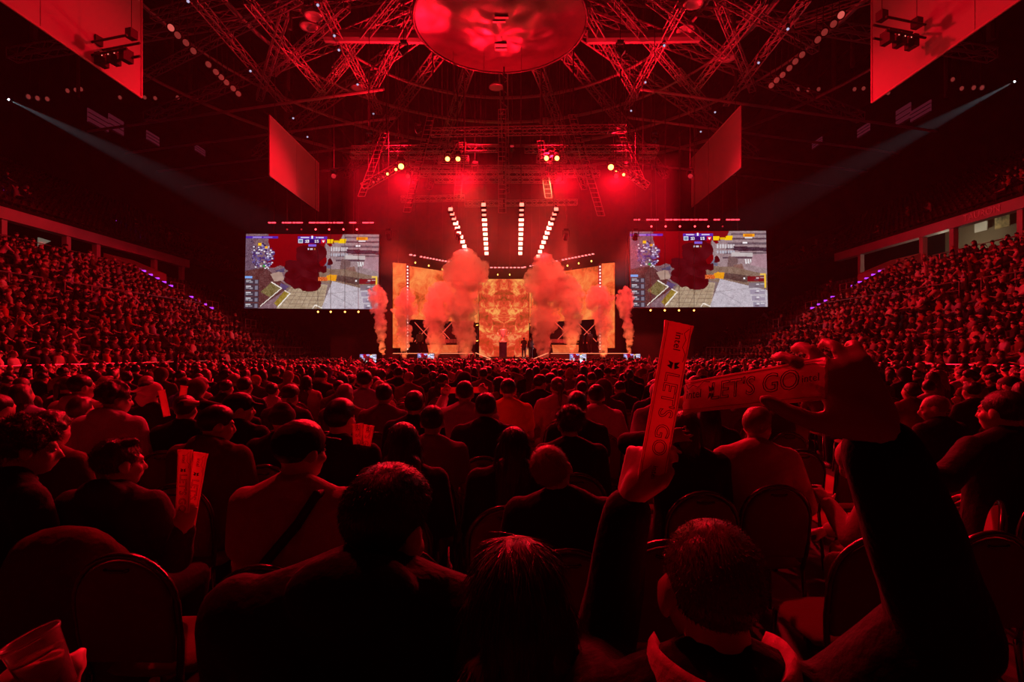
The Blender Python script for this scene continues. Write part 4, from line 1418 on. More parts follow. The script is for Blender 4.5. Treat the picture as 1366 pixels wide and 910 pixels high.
def figure(p, voxel=0.022, tris=None, garment='hoodie', hands=True, smooth=2):
    J = joints(p)
    out = {'J': J}
    caps = torso_caps(p, J, 0.0)
    H = J['H']
    caps.append((J['neck'] + Vector((0, 0, -0.03)), 0.058, H @ Vector((0, -0.028, -0.06)), 0.052))
    for k, s in (('L', -1), ('R', 1)):
        sh, el, wr_ = J['sh' + k], J['el' + k], J['wr' + k]
        caps += [(sh, 0.056, el, 0.041), (el, 0.041, wr_, 0.027)]
        if hands:
            hd = getattr(p, k + 'd')
            d, up = (Vector(hd[0]), Vector(hd[1])) if hd else ((wr_ - el), Vector((0, 0, 1)) if abs((wr_ - el).normalized().z) < 0.8 else Vector((s * 0.2, 1, 0)))
            hand_caps(caps, wr_, d, up, getattr(p, k + 'h'), -s)
        else:
            d = (wr_ - el).normalized()
            caps.append((wr_, 0.03, wr_ + d * 0.09, 0.026))
        caps += [(J['hip' + k], 0.088, J['kn' + k], 0.056), (J['kn' + k], 0.056, J['an' + k], 0.036)]
    b = MB()
    for c in caps:
        b.cap(*c, n=10)
    for c, r in HEADELL:
        b.ell(c, r, 14, 9, 0, H)
    for c in HEADCAP:
        b.cap(*c, n=8, M=H)
    t = tris or (None,) * 3
    out['body'] = processed(b.mesh('body', [M_SKIN]), voxel, smooth if voxel > 0.012 else 1, t[0])
    # garment on the upper body
    g = {'tshirt': 0.014, 'hoodie': 0.024, 'jacket': 0.022}[garment]
    b = MB()
    for c in torso_caps(p, J, g):
        b.cap(*c, n=12)
    for k in 'LR':
        sh, el, wr_ = J['sh' + k], J['el' + k], J['wr' + k]
        if garment == 'tshirt':
            b.cap(sh, 0.056 + g, sh + (el - sh) * 0.62, 0.054 + g)
        else:
            b.cap(sh, 0.058 + g, el, 0.046 + g)
            e2 = wr_ + (el - wr_) * 0.10
            b.cap(el, 0.046 + g, e2, 0.030 + g * 0.8)
    B = J['B']
    if garment == 'hoodie':
        b.ell((0, -0.085 * p.hood, 1.10 + p.shrug), (0.115 * p.hood, 0.055 * p.hood, 0.075), 14, 9, 0, B)
        for s in (-1, 1):
            b.cap(B @ Vector((s * 0.09, -0.05, 1.09)), 0.04, B @ Vector((s * 0.05, 0.055, 1.07)), 0.03)
    else:
        n = 10
        for i in range(n):
            a0, a1 = 2 * math.pi * i / n, 2 * math.pi * (i + 1) / n
            q = lambda a: B @ Vector((math.cos(a) * 0.066, -0.018 + math.sin(a) * 0.066, 1.115 + p.shrug - math.sin(a) * 0.02))
            b.cap(q(a0), 0.017, q(a1), 0.017, n=6)
    out['top'] = processed(b.mesh('top', [CL['black']]), voxel * 1.1, smooth, t[1])
    b = MB()
    for k in 'LR':
        h_, kn, an = J['hip' + k], J['kn' + k], J['an' + k]
        b.cap(h_, 0.105, kn, 0.074)
        b.cap(kn, 0.074, an + (kn - an) * 0.08, 0.058)
    pv = (J['hipL'] + J['hipR']) / 2
    b.cap(pv + Vector((-0.08, -0.02, 0.02)), 0.118, pv + Vector((0.08, -0.02, 0.02)), 0.118)
    out['trousers'] = processed(b.mesh('trousers', [CL['charcoal']]), voxel * 1.2, smooth, t[2])
    for k in 'LR':
        an = J['an' + k]
        b = MB()
        b.cap(an + Vector((0, -0.02, -0.045)), 0.042, J['toe' + k] + Vector((0, 0, 0.0)), 0.038, n=8)
        out['shoe' + k] = b.mesh('shoe', [M_SHOE], True)
    b = MB()
    for s in (-1, 1):
        b.ell((s * 0.031, 0.0815, -0.002), (0.0125, 0.008, 0.0085), 8, 6, 0, H)
    out['eyes'] = b.mesh('eyes', [M_EYE], True)
    return out


def strands(b, pts, nrm, rr, length, comb, w=0.0012, droop=0.3, seg=4, lift=0.3):
    for q, n in zip(pts, nrm):
        q, n = Vector(q), Vector(n)
        t = Vector(comb) + Vector((rr.gauss(0, .18), rr.gauss(0, .18), rr.gauss(0, .18)))
        t = t - n * t.dot(n)                                # lie along the head, lifted a little
        t = t.normalized() if t.length > 1e-3 else n.orthogonal().normalized()
        d = (t + n * rr.uniform(lift * 0.5, lift * 1.5)).normalized()
        L = length * rr.uniform(0.5, 1.2)
        side = d.orthogonal().normalized()
        side = Matrix.Rotation(rr.uniform(0, 6.28), 3, d) @ side
        vs, fs = [], []
        p = q - n * 0.003
        for i in range(seg + 1):
            ww = w * (1 - i / (seg + 0.3))
            vs += [p - side * ww, p + side * ww]
            p = p + d * (L / seg)
            d = (d + Vector((0, 0, -droop)) * (1.0 / seg)).normalized()
        for i in range(seg):
            fs.append((2 * i, 2 * i + 1, 2 * i + 3, 2 * i + 2))
        b.add(vs, fs)


def hair_mesh(style, voxel=0.016, tris=None, seed=0, nstr=0):
    """hair (or headgear) in head space"""
    rr = random.Random(seed)
    b = MB()
    cap2 = None
    if style == 'buzz':
        b.ell((0, -0.020, 0.028), (0.0775, 0.0965, 0.087), 18, 12)
    elif style in ('short', 'curly', 'quiff', 'fade'):
        b.ell((0, -0.022, 0.034), (0.083, 0.101, 0.090), 18, 12)
        if style == 'quiff':
            for k in range(16):
                b.ell((rr.uniform(-.05, .05), rr.uniform(-.06, .055), 0.098 + rr.uniform(-.005, .012)), (0.022, 0.026, 0.018), 8, 6)
        if style == 'curly':
            for k in range(90):
                a, t = rr.uniform(0, 6.28), rr.uniform(0.0, 1.75)
                q = Vector((math.cos(a) * math.sin(t) * 0.088, math.sin(a) * math.sin(t) * 0.104 - 0.024, math.cos(t) * 0.094 + 0.034))
                if q.y > 0.07 and q.z < 0.05:
                    continue
                b.ell(q, rr.uniform(0.014, 0.026), 7, 5)
        if style == 'fade':
            b.ell((0, -0.005, 0.062), (0.079, 0.096, 0.073), 14, 9)
    elif style in ('long', 'ponytail', 'bob'):
        b.ell((0, -0.020, 0.034), (0.085, 0.103, 0.092), 18, 12)
        if style == 'long':
            for s in (-1, 1):
                b.cap((s * 0.062, -0.03, 0.0), 0.038, (s * 0.085, -0.045, -0.18), 0.042)
                b.cap((s * 0.085, -0.045, -0.18), 0.042, (s * 0.10, -0.075, -0.40), 0.026)
            b.cap((0, -0.07, 0.02), 0.066, (0, -0.105, -0.18), 0.066)
            b.cap((0, -0.105, -0.18), 0.066, (0, -0.135, -0.42), 0.036)
            b.cap((-.05, -0.09, -0.1), 0.055, (-.06, -0.125, -0.42), 0.034)
            b.cap((.05, -0.09, -0.1), 0.055, (.06, -0.125, -0.40), 0.034)
        elif style == 'bob':
            for s in (-1, 1):
                b.cap((s * 0.066, -0.02, 0.0), 0.034, (s * 0.078, -0.02, -0.10), 0.034)
            b.cap((0, -0.07, 0.0), 0.062, (0, -0.075, -0.10), 0.062)
        else:
            b.ell((0, -0.135, 0.03), (0.03, 0.035, 0.03), 8, 6)
            b.cap((0, -0.15, 0.01), 0.03, (0, -0.17, -0.2), 0.014)
    elif style in ('cap', 'beanie'):
        b.ell((0, -0.014, 0.040), (0.090, 0.110, 0.086), 18, 12)
        if style == 'cap':
            for k in range(9):
                a = -0.9 + 1.8 * k / 8
                b.cap((math.sin(a) * 0.06, 0.075 + math.cos(a) * 0.01, 0.045), 0.009, (math.sin(a) * 0.078, 0.10 + math.cos(a) * 0.075, 0.030), 0.006, n=6)
            b.ell((0, -0.014, 0.128), (0.010, 0.010, 0.006), 6, 4)
        else:
            b.cap((-0.06, -0.014, 0.01), 0.03, (0.06, -0.014, 0.01), 0.03)
            b.ell((0, -0.02, 0.10), (0.06, 0.07, 0.05))
    elif style == 'hood':
        b.ell((0, -0.020, 0.030), (0.105, 0.118, 0.112), 18, 12)
        b.cap((0, -0.06, -0.05), 0.085, (0, -0.07, -0.13), 0.075)
    me = processed(b.mesh(style, [HAIRC['black']]), voxel, 1, tris)
    if nstr:
        bb = MB()
        fs = [f for f in me.polygons]
        idx = [rr.randrange(len(fs)) for _ in range(nstr)]
        pts = [fs[i].center.copy() for i in idx]
        nr = [fs[i].normal.copy() for i in idx]
        keep = [(q, n) for q, n in zip(pts, nr) if not (q.y > 0.075 and q.z < 0.04)]
        pts, nr = [k[0] for k in keep], [k[1] for k in keep]
        if style == 'buzz':
            strands(bb, pts, nr, rr, 0.009, (0, -0.3, -0.3), 0.0010, 0.0, 2, 1.0)
        elif style in ('long', 'ponytail', 'bob'):
            strands(bb, pts, nr, rr, 0.07, (0, -0.25, -1.0), 0.0011, 0.5, 5, 0.10)
        elif style == 'curly':
            strands(bb, pts, nr, rr, 0.035, (0, 0, 0.1), 0.0012, 0.9, 4, 0.8)
        else:
            strands(bb, pts, nr, rr, 0.013 if style == 'fade' else 0.022, (0, 0.6, -0.8), 0.0010, 0.3, 3, 0.55)
        n0 = len(me.vertices)
        V = [tuple(v.co) for v in me.vertices] + bb.v
        Fc = [tuple(f.vertices) for f in me.polygons] + [tuple(i + n0 for i in f) for f in bb.f]
        m2 = bpy.data.meshes.new(style)
        m2.from_pydata(V, [], Fc)
        m2.materials.append(HAIRC['black'])
        m2.polygons.foreach_set('use_smooth', [True] * len(Fc))
        bpy.data.meshes.remove(me)
        me = m2
    return me


def set_mat(o, m):
    o.material_slots[0].link = 'OBJECT'
    o.material_slots[0].material = m


def wrinkle(me, amp=0.006, sc=9.0):
    n = len(me.vertices)
    co, no = np.empty(n * 3, np.float32), np.empty(n * 3, np.float32)
    me.vertices.foreach_get('co', co)
    me.vertices.foreach_get('normal', no)
    co, no = co.reshape(-1, 3), no.reshape(-1, 3)
    k = np.array((sc, sc, sc * 0.6))
    a = np.array([noise.noise(q) + 0.5 * noise.noise(q * 2.3) for q in map(Vector, (co * k).tolist())])
    co += no * (a * amp)[:, None].astype(np.float32)
    me.vertices.foreach_set('co', co.ravel())
    me.update()


def add_person(fig, hair, loc, yaw, scale, topc, legc, hairc, label, group=None, cap_name=None, eyes=False, name='person', shoes=True, garment='top', hairscale=1.0):
    e = empty(name, loc, yaw, label, 'person', group)
    e.scale = (scale,) * 3
    link('body', fig['body'], e)
    o = link(garment, fig['top'], e); set_mat(o, CL[topc])
    o = link('trousers', fig['trousers'], e); set_mat(o, CL[legc])
    if shoes:
        link('shoe', fig['shoeL'], e)
        link('shoe', fig['shoeR'], e)
    if eyes:
        link('eyes', fig['eyes'], e)
    if hair is not None:
        o = link(cap_name or 'hair', hair, e)
        o.matrix_local = fig['J']['H'] @ Matrix.Scale(hairscale, 4)
        set_mat(o, HAIRC[hairc] if hairc in HAIRC and not cap_name else CL[hairc])
    return e


# ---------------------------------------------------------------- banquet chair
M_FAB = mat('chair_fabric', (0.20, 0.045, 0.05), 0.85, spec=0.2, bump=0.2, bscale=120, sheen=0.2)
M_TUBE = mat('chair_tube', (0.16, 0.13, 0.12), 0.25, metal=0.8)


def chair_parts():
    P_ = {}
    # back: straight sides, half-round top, slightly tilted back
    def back_pt(x, z, y=0.0):
        return Vector((x, -0.20 - (z - 0.46) * 0.14 + y, z))
    def outline(w, z0, zt, n=14):
        zc = zt - w
        pts = [(-w * 0.93, z0), (-w, z0 + 0.12)]
        for i in range(n + 1):
            a = math.pi - math.pi * i / n
            pts.append((w * math.cos(a), zc + w * math.sin(a)))
        pts += [(w, z0 + 0.12), (w * 0.93, z0)]
        return pts
    pts = outline(0.178, 0.50, 0.90)
    b = MB()
    n = len(pts)
    for y, sc in ((-0.022, 0.96), (0.022, 0.96), (-0.012, 1.0), (0.012, 1.0)):
        pass
    rings = [(-0.024, 0.90), (-0.018, 0.98), (0.0, 1.0), (0.018, 0.98), (0.024, 0.90)]
    vs, fs = [], []
    for (y, sc) in rings:
        for (x, z) in pts:
            vs.append(back_pt(x * sc, 0.70 + (z - 0.70) * sc, y))
    for i in range(len(rings) - 1):
        for k in range(n):
            k2 = (k + 1) % n
            fs.append((i * n + k, (i + 1) * n + k, (i + 1) * n + k2, i * n + k2))
    fs.append(tuple(range(n)))
    fs.append(tuple(range((len(rings) - 1) * n, len(rings) * n))[::-1])
    b.add(vs, fs)
    P_['backrest'] = b.mesh('backrest', M_FAB, True)
    b = MB()
    b.tube([back_pt(x, z) for (x, z) in [(-0.172, 0.42)] + outline(0.190, 0.46, 0.915) + [(0.172, 0.42)]], 0.013, 6)
    P_['back_rim'] = b.mesh('back_rim', M_TUBE, True)
    b = MB()
    b.tube([back_pt(-0.045, 0.872, -0.026), back_pt(-0.03, 0.866, -0.028), back_pt(0.03, 0.866, -0.028), back_pt(0.045, 0.872, -0.026)], 0.006, 5)
    P_['grip'] = b.mesh('grip', M_TUBE, True)
    b = MB()
    b.ell((0, 0.02, 0.435), (0.225, 0.225, 0.05), 18, 8)
    for i, v in enumerate(b.v):                       # squared cushion
        x, y, z = v
        x, y = x / 0.225, (y - 0.02) / 0.225
        m_ = max(abs(x), abs(y), 1e-3)
        r_ = math.hypot(x, y)
        f = (r_ / m_) ** 0.75
        b.v[i] = (x * f * 0.205, y * f * 0.205 + 0.02, z)
    P_['seat'] = b.mesh('seat', M_FAB, True)
    for k, (sx, sy) in enumerate(((-1, -1), (1, -1), (-1, 1), (1, 1))):
        b = MB()
        if sy < 0:
            b.tube([(sx * 0.172, -0.195, 0.44), (sx * 0.185, -0.24, 0.0)], 0.012, 6)
        else:
            b.tube([(sx * 0.17, 0.19, 0.41), (sx * 0.185, 0.215, 0.0)], 0.012, 6)
        P_['leg%d' % k] = b.mesh('leg', M_TUBE, True)
    return P_


CHP = chair_parts()
far = MB()                                              # the same chair as one mesh for the rows too far to show parts
for k, me in CHP.items():
    mi = 0 if k in ('backrest', 'seat') else 1
    far.add([v.co for v in me.vertices], [tuple(f.vertices) for f in me.polygons], mi)
CHAIR_ONE = far.mesh('banquet_chair', [M_FAB, M_TUBE], True)


def add_chair(x, y, yaw, label, group, parts=True):
    if not parts:
        o = link('banquet_chair', CHAIR_ONE, None, (x, y, 0))
        o.rotation_euler = (0, 0, yaw)
        return tag(o, label, 'chair', group)
    e = empty('banquet_chair', (x, y, 0), yaw, label, 'chair', group)
    for k, me in CHP.items():
        link('leg' if k.startswith('leg') else k, me, e)
    return e

# ---------------------------------------------------------------- foreground people, each posed as in the photograph
HEROXY = []
HAIRS = {}
PEOPLE_N = 0


def hero(px, D, top, label, pose=None, garment='hoodie', topc='black', legc='charcoal', hair='short', hairc='black', yaw=0.0, voxel=0.011, nstr=1500, arms_w=None, cap=False, tops=1.366, tris=(9000, 6000, 2500), eyes=True, wr_amp=0.005, gname=None, hairscale=1.0, chair=True):
    global PEOPLE_N
    kw = dict(pose or {})
    z = CAMZ - (top - HOR) / F * D
    hx = (px - CX) / F * D
    J = joints(Pose(**{k: v for k, v in kw.items() if k not in ('L', 'R')}))
    h0 = J['H'].translation
    topz = h0.z + 0.118
    sc_ = z / topz
    R = Matrix.Rotation(yaw, 4, 'Z')
    off = R @ Vector((h0.x, h0.y, 0)) * sc_
    loc = Vector((hx - off.x, D - off.y, 0))
    inv = (Matrix.Translation(loc) @ R @ Matrix.Scale(sc_, 4)).inverted()
    for k, v in (arms_w or {}).items():                    # arm targets given in the hall
        if k in ('L', 'R'):
            kw[k] = (inv @ Vector(v[0]), inv @ Vector(v[1]))
        else:
            kw[k] = (inv.to_3x3() @ Vector(v[0]), inv.to_3x3() @ Vector(v[1]))
    p = Pose(**kw)
    fig = figure(p, voxel, tris, garment)
    if wr_amp:
        wrinkle(fig['top'], wr_amp)
        wrinkle(fig['trousers'], wr_amp)
    key = (hair, nstr, voxel < 0.012)
    if key not in HAIRS:
        HAIRS[key] = hair_mesh(hair, 0.008 if voxel < 0.012 else 0.012, 6000, len(HAIRS), nstr if hair not in ('cap', 'beanie', 'hood') else 0)
    e = add_person(fig, HAIRS[key], loc, yaw, sc_, topc, legc, hairc, label, None, {'cap': 'cap', 'beanie': 'beanie', 'hood': 'hood'}.get(hair), eyes, garment=gname or {'tshirt': 't_shirt'}.get(garment, garment), hairscale=hairscale)
    if hair == 'cap':
        k2 = ('fade', 300, voxel < 0.012)
        if k2 not in HAIRS:
            HAIRS[k2] = hair_mesh('fade', 0.009, 4000, 9, 300)
        o = link('hair', HAIRS[k2], e)
        o.matrix_local = fig['J']['H'] @ Matrix.Scale(0.97, 4)
        set_mat(o, HAIRC['black'])
    HEROXY.append((loc.x, loc.y, yaw))
    PEOPLE_N += 1
    if chair:
        add_chair(loc.x, loc.y, yaw, ' '.join(('banquet chair under the ' + label).split()[:15]), 'occupied chairs of the nearest rows')
        KNOWN.append((loc.x, loc.y, 'the ' + ' '.join(label.split()[:9])))
    return e, fig, loc, sc_


KNOWN = []
W3 = lambda px, py, D: tuple(P(px, py, D))

# row nearest the camera
hoodie_man = hero(515, 1.10, 628, 'man in a black hoodie bent over his phone, short dark hair', dict(lean=0.16, head=(-0.35, 0.30, 0.10), L='phone', R='phone', Lh='grip', Rh='grip', width=1.26, shrug=0.045, hood=1.08), 'hoodie', 'black', hair='fade', hairc='black', voxel=0.009, nstr=9000)
long_woman = hero(690, 1.0, 729, 'woman with long straight brown hair falling over her back', dict(lean=0.06, head=(0.0, 0.05, 0.0)), 'jacket', 'black', hair='long', hairc='brown', voxel=0.010, nstr=15000, hairscale=1.12)
buzz = hero(945, 0.87, 687, 'man with buzz-cut head holding up two paper clappers', dict(lean=0.05, head=(0.08, 0.02, 0.0), Lh='grip', Rh='claw'), 'jacket', 'black', hair='buzz', hairc='light brown', voxel=0.0062, nstr=9000, tris=(26000, 12000, 2500),
            arms_w={'L': (W3(803, 880, 1.06), W3(842, 662, 1.0)), 'Ld': ((0.30, 0.25, 0.9), (-0.85, -0.45, 0.1)),
                    'R': (W3(1262, 845, 0.74), W3(1168, 575, 0.66)), 'Rd': ((-0.32, 0.30, 0.88), (-0.20, -0.93, 0.28))})
# second row
hero(40, 2.25, 563, 'young person with curly hair in a dark jacket turned towards the stage', dict(lean=0.12, twist=-0.3, head=(-0.55, 0.12, 0)), 'jacket', 'black', hair='curly', hairc='brown', nstr=5000, yaw=-0.3)
hero(160, 2.3, 586, 'man with tousled short hair in a dark hooded jacket holding two folded clappers', dict(lean=0.05, head=(-0.55, 0.02, 0), Rh='grip'), 'hoodie', 'charcoal', hair='quiff', hairc='brown', nstr=4000, arms_w={'R': (W3(235, 745, 2.3), W3(246, 705, 2.15)), 'Rd': ((0, 0.3, 1), (0.4, -0.9, 0))})
cap_man = hero(402, 2.05, 563, 'man in a pale T-shirt and dark cap with a bag strap across his back', dict(lean=0.03, head=(-0.5, 0.02, 0)), 'tshirt', 'beige', hair='cap', hairc='black', nstr=0, voxel=0.010)
hero(684, 2.75, 570, 'woman with long dark hair parted in the middle leaning on a neighbour', dict(lean=0.06, side=0.05, head=(0.1, 0.05, 0.05)), 'jacket', 'black', hair='long', hairc='black', nstr=5000)
hero(737, 2.15, 592, 'person with cropped fair hair resting the head to one side', dict(lean=-0.02, head=(-0.2, -0.25, -0.38)), 'jacket', 'black', hair='short', hairc='fair', nstr=3000)
hero(1142, 2.85, 590, 'person in a pale hoodie leaning forward with a hand held out', dict(lean=0.55, head=(0.3, 0.5, 0), L='clap', Lh='open'), 'hoodie', 'beige', legc='beige', hair='hood', hairc='beige', yaw=0.9, voxel=0.013)
hero(1335, 2.95, 521, 'broad man in a dark jacket with his elbow propped out', dict(lean=0.0, head=(0.2, 0, 0), width=1.1, L=None), 'jacket', 'black', hair='short', hairc='black', nstr=2500, yaw=0.1,
     arms_w={'L': (W3(1262, 640, 2.7), W3(1190, 632, 2.6))})
# third row and a little behind
hero(455, 3.1, 534, 'man with cropped dark hair in a black T-shirt behind the man with the cap', dict(head=(-0.3, 0, 0)), 'tshirt', 'black', hair='fade', hairc='black', nstr=1800, voxel=0.013)
hero(538, 2.75, 566, 'woman with long black hair hanging down beside the man in the pale grey T-shirt', dict(head=(0.1, 0.1, 0)), 'jacket', 'black', hair='long', hairc='black', nstr=2500, voxel=0.013, hairscale=1.06)
hero(577, 3.45, 541, 'man in a pale grey T-shirt with short dark hair', dict(head=(0, 0, 0)), 'tshirt', 'grey', hair='short', hairc='black', nstr=1800, voxel=0.013)
hero(760, 3.4, 545, 'man with thick wavy hair in a black jacket in front of the clapper', dict(head=(0.1, 0, 0)), 'jacket', 'black', hair='curly', hairc='brown', nstr=2500, voxel=0.013)
hero(912, 3.0, 549, 'person in a black jacket with an open hand at the back of the head', dict(head=(0.1, 0.1, 0), Lh='open'), 'jacket', 'black', hair='bob', hairc='brown', nstr=1500, voxel=0.010,
     arms_w={'L': (W3(838, 592, 2.9), W3(886, 583, 2.72)), 'Ld': ((0.95, 0.1, 0.12), (0.1, -1, 0.1))})
hero(290, 3.2, 543, 'man in profile with cropped hair and a thick hood round his neck', dict(lean=0.15, head=(-0.8, 0.1, 0)), 'hoodie', 'brown', hair='fade', hairc='black', nstr=1500, voxel=0.013)
hero(320, 3.9, 525, 'person in profile wearing a dark peaked cap', dict(head=(-0.9, 0.05, 0)), 'jacket', 'black', hair='cap', hairc='black', nstr=0, voxel=0.014)
hero(378, 3.6, 541, 'person in a dark knitted beanie slumped low in the seat', dict(lean=-0.02, head=(-0.2, 0, 0)), 'jacket', 'black', hair='beanie', hairc='charcoal', nstr=0, voxel=0.014)
hero(648, 3.9, 524, 'man in a black sweatshirt with a pale printed band across the back', dict(), 'hoodie', 'black', hair='short', hairc='black', nstr=1000, voxel=0.014)
back_print = bpy.data.objects[COL.objects[-1].name]
hero(620, 4.85, 508, 'spectator in a pale jacket stretching a clapper between both raised hands', dict(Lh='grip', Rh='grip'), 'jacket', 'white', hair='short', hairc='black', nstr=600, voxel=0.014,
     arms_w={'L': (W3(583, 557, 4.95), W3(593, 529, 5.0)), 'R': (W3(657, 557, 4.95), W3(647, 528, 5.0))})
hero(513, 5.0, 512, 'man in a light grey T-shirt with one hand at his face', dict(R='chin'), 'tshirt', 'grey', hair='short', hairc='black', nstr=600, voxel=0.014)
hero(553, 4.3, 523, 'man in a plaid navy shirt with dark short hair', dict(lean=0.1), 'jacket', 'navy', hair='fade', hairc='black', nstr=600, voxel=0.014)
hero(678, 5.4, 505, 'man in a bright yellow T-shirt', dict(), 'tshirt', 'yellow', hair='short', hairc='black', nstr=600, voxel=0.014)
hero(487, 6.0, 494, 'man in a pale blue T-shirt with dark hair', dict(width=1.1), 'tshirt', 'pale blue', hair='short', hairc='black', nstr=500, voxel=0.014)
hero(795, 4.95, 513, 'man in a white hooded jacket with an arm spread along the next chair', dict(head=(0, 0.05, 0), R='side'), 'hoodie', 'white', hair='short', hairc='black', nstr=600, voxel=0.014)
hero(1045, 6.6, 512, 'person with crossed legs in pale sneakers at the edge of the aisle', dict(lean=-0.05, R='lap', L='lap', legs={'R': ((0.02, 0.42, 0.62), (-0.34, 0.50, 0.52)), 'L': ((-0.13, 0.44, 0.53), (-0.13, 0.45, 0.09))}), 'jacket', 'black', hair='short', hairc='black', nstr=500, yaw=0.55, voxel=0.014)
hero(1245, 4.3, 527, 'bald-topped man in a dark jacket with his head turned aside', dict(head=(0.7, 0.15, 0)), 'jacket', 'black', hair='buzz', hairc='grey', nstr=800, yaw=0.2, voxel=0.014)
hero(155, 4.0, 512, 'young man with floppy hair in a pale hooded top seen in profile', dict(head=(-0.6, 0.1, 0)), 'hoodie', 'white', hair='curly', hairc='brown', nstr=800, voxel=0.014)
hero(198, 4.9, 510, 'person in a pale cap turned backwards', dict(head=(2.6, 0, 0)), 'jacket', 'black', hair='cap', hairc='pink', nstr=0, voxel=0.014)
hero(110, 5.0, 500, 'man in a beige jumper with one arm bent to his head', dict(R='chin', head=(-0.5, 0, 0)), 'hoodie', 'beige', hair='short', hairc='black', nstr=500, voxel=0.014)

# strap on the man with the cap
e, fig, loc, sc_ = cap_man
Jc = fig['J']['B']
b = MB()
pts = [Jc @ Vector(q) for q in ((0.13, 0.02, 1.10), (0.115, -0.090, 1.10), (0.06, -0.130, 1.0), (-0.03, -0.146, 0.89), (-0.12, -0.142, 0.78), (-0.20, -0.10, 0.70), (-0.215, 0.0, 0.66))]
for i in range(len(pts) - 1):
    b.cap(pts[i], 0.018, pts[i + 1], 0.018, n=8)
b.build('bag_strap', mat('strap_black', (0.01, 0.01, 0.01), 0.6), e, smooth=True)
# pale collar round the neck of the buzz-cut man
e, fig, loc, sc_ = buzz
Jc = fig['J']['B']
vs, fs = [], []
n = 28
for i in range(n + 1):
    a = math.radians(-205 + 230 * i / n)
    for k, (r, z, dy) in enumerate(((0.070, 1.10, 0.0), (0.084, 1.13, -0.004), (0.096, 1.152, -0.008), (0.103, 1.142, -0.010), (0.112, 1.07, -0.006))):
        rr_ = r * (1.0 + 0.10 * math.cos(a) ** 2)
        vs.append(Jc @ Vector((math.cos(a) * rr_, -0.02 + math.sin(a) * rr_ + dy, z + 0.02 * math.cos(a) ** 2)))
for i in range(n):
    for k in range(4):
        fs.append((i * 5 + k, i * 5 + k + 1, (i + 1) * 5 + k + 1, (i + 1) * 5 + k))
b = MB(); b.add(vs, fs); b.build('collar', CL['pink'], e, smooth=True)

# ---------------------------------------------------------------- paper clappers
M_PAPER = bpy.data.materials.new('clapper_paper')
M_PAPER.use_nodes = True
nt = M_PAPER.node_tree
pb = nt.nodes['Principled BSDF']
pb.inputs['Base Color'].default_value = (0.85, 0.42, 0.42, 1)
pb.inputs['Roughness'].default_value = 0.35
tl = nt.nodes.new('ShaderNodeBsdfTranslucent'); tl.inputs[0].default_value = (0.9, 0.4, 0.4, 1)
ms = nt.nodes.new('ShaderNodeMixShader'); ms.inputs[0].default_value = 0.45
nt.links.new(pb.outputs[0], ms.inputs[1]); nt.links.new(tl.outputs[0], ms.inputs[2]); nt.links.new(ms.outputs[0], nt.nodes['Material Output'].inputs[0])
M_INK = mat('clapper_ink', (0.012, 0.008, 0.01), 0.5)
M_FOLD = mat('clapper_fold', (0.35, 0.08, 0.08), 0.5)


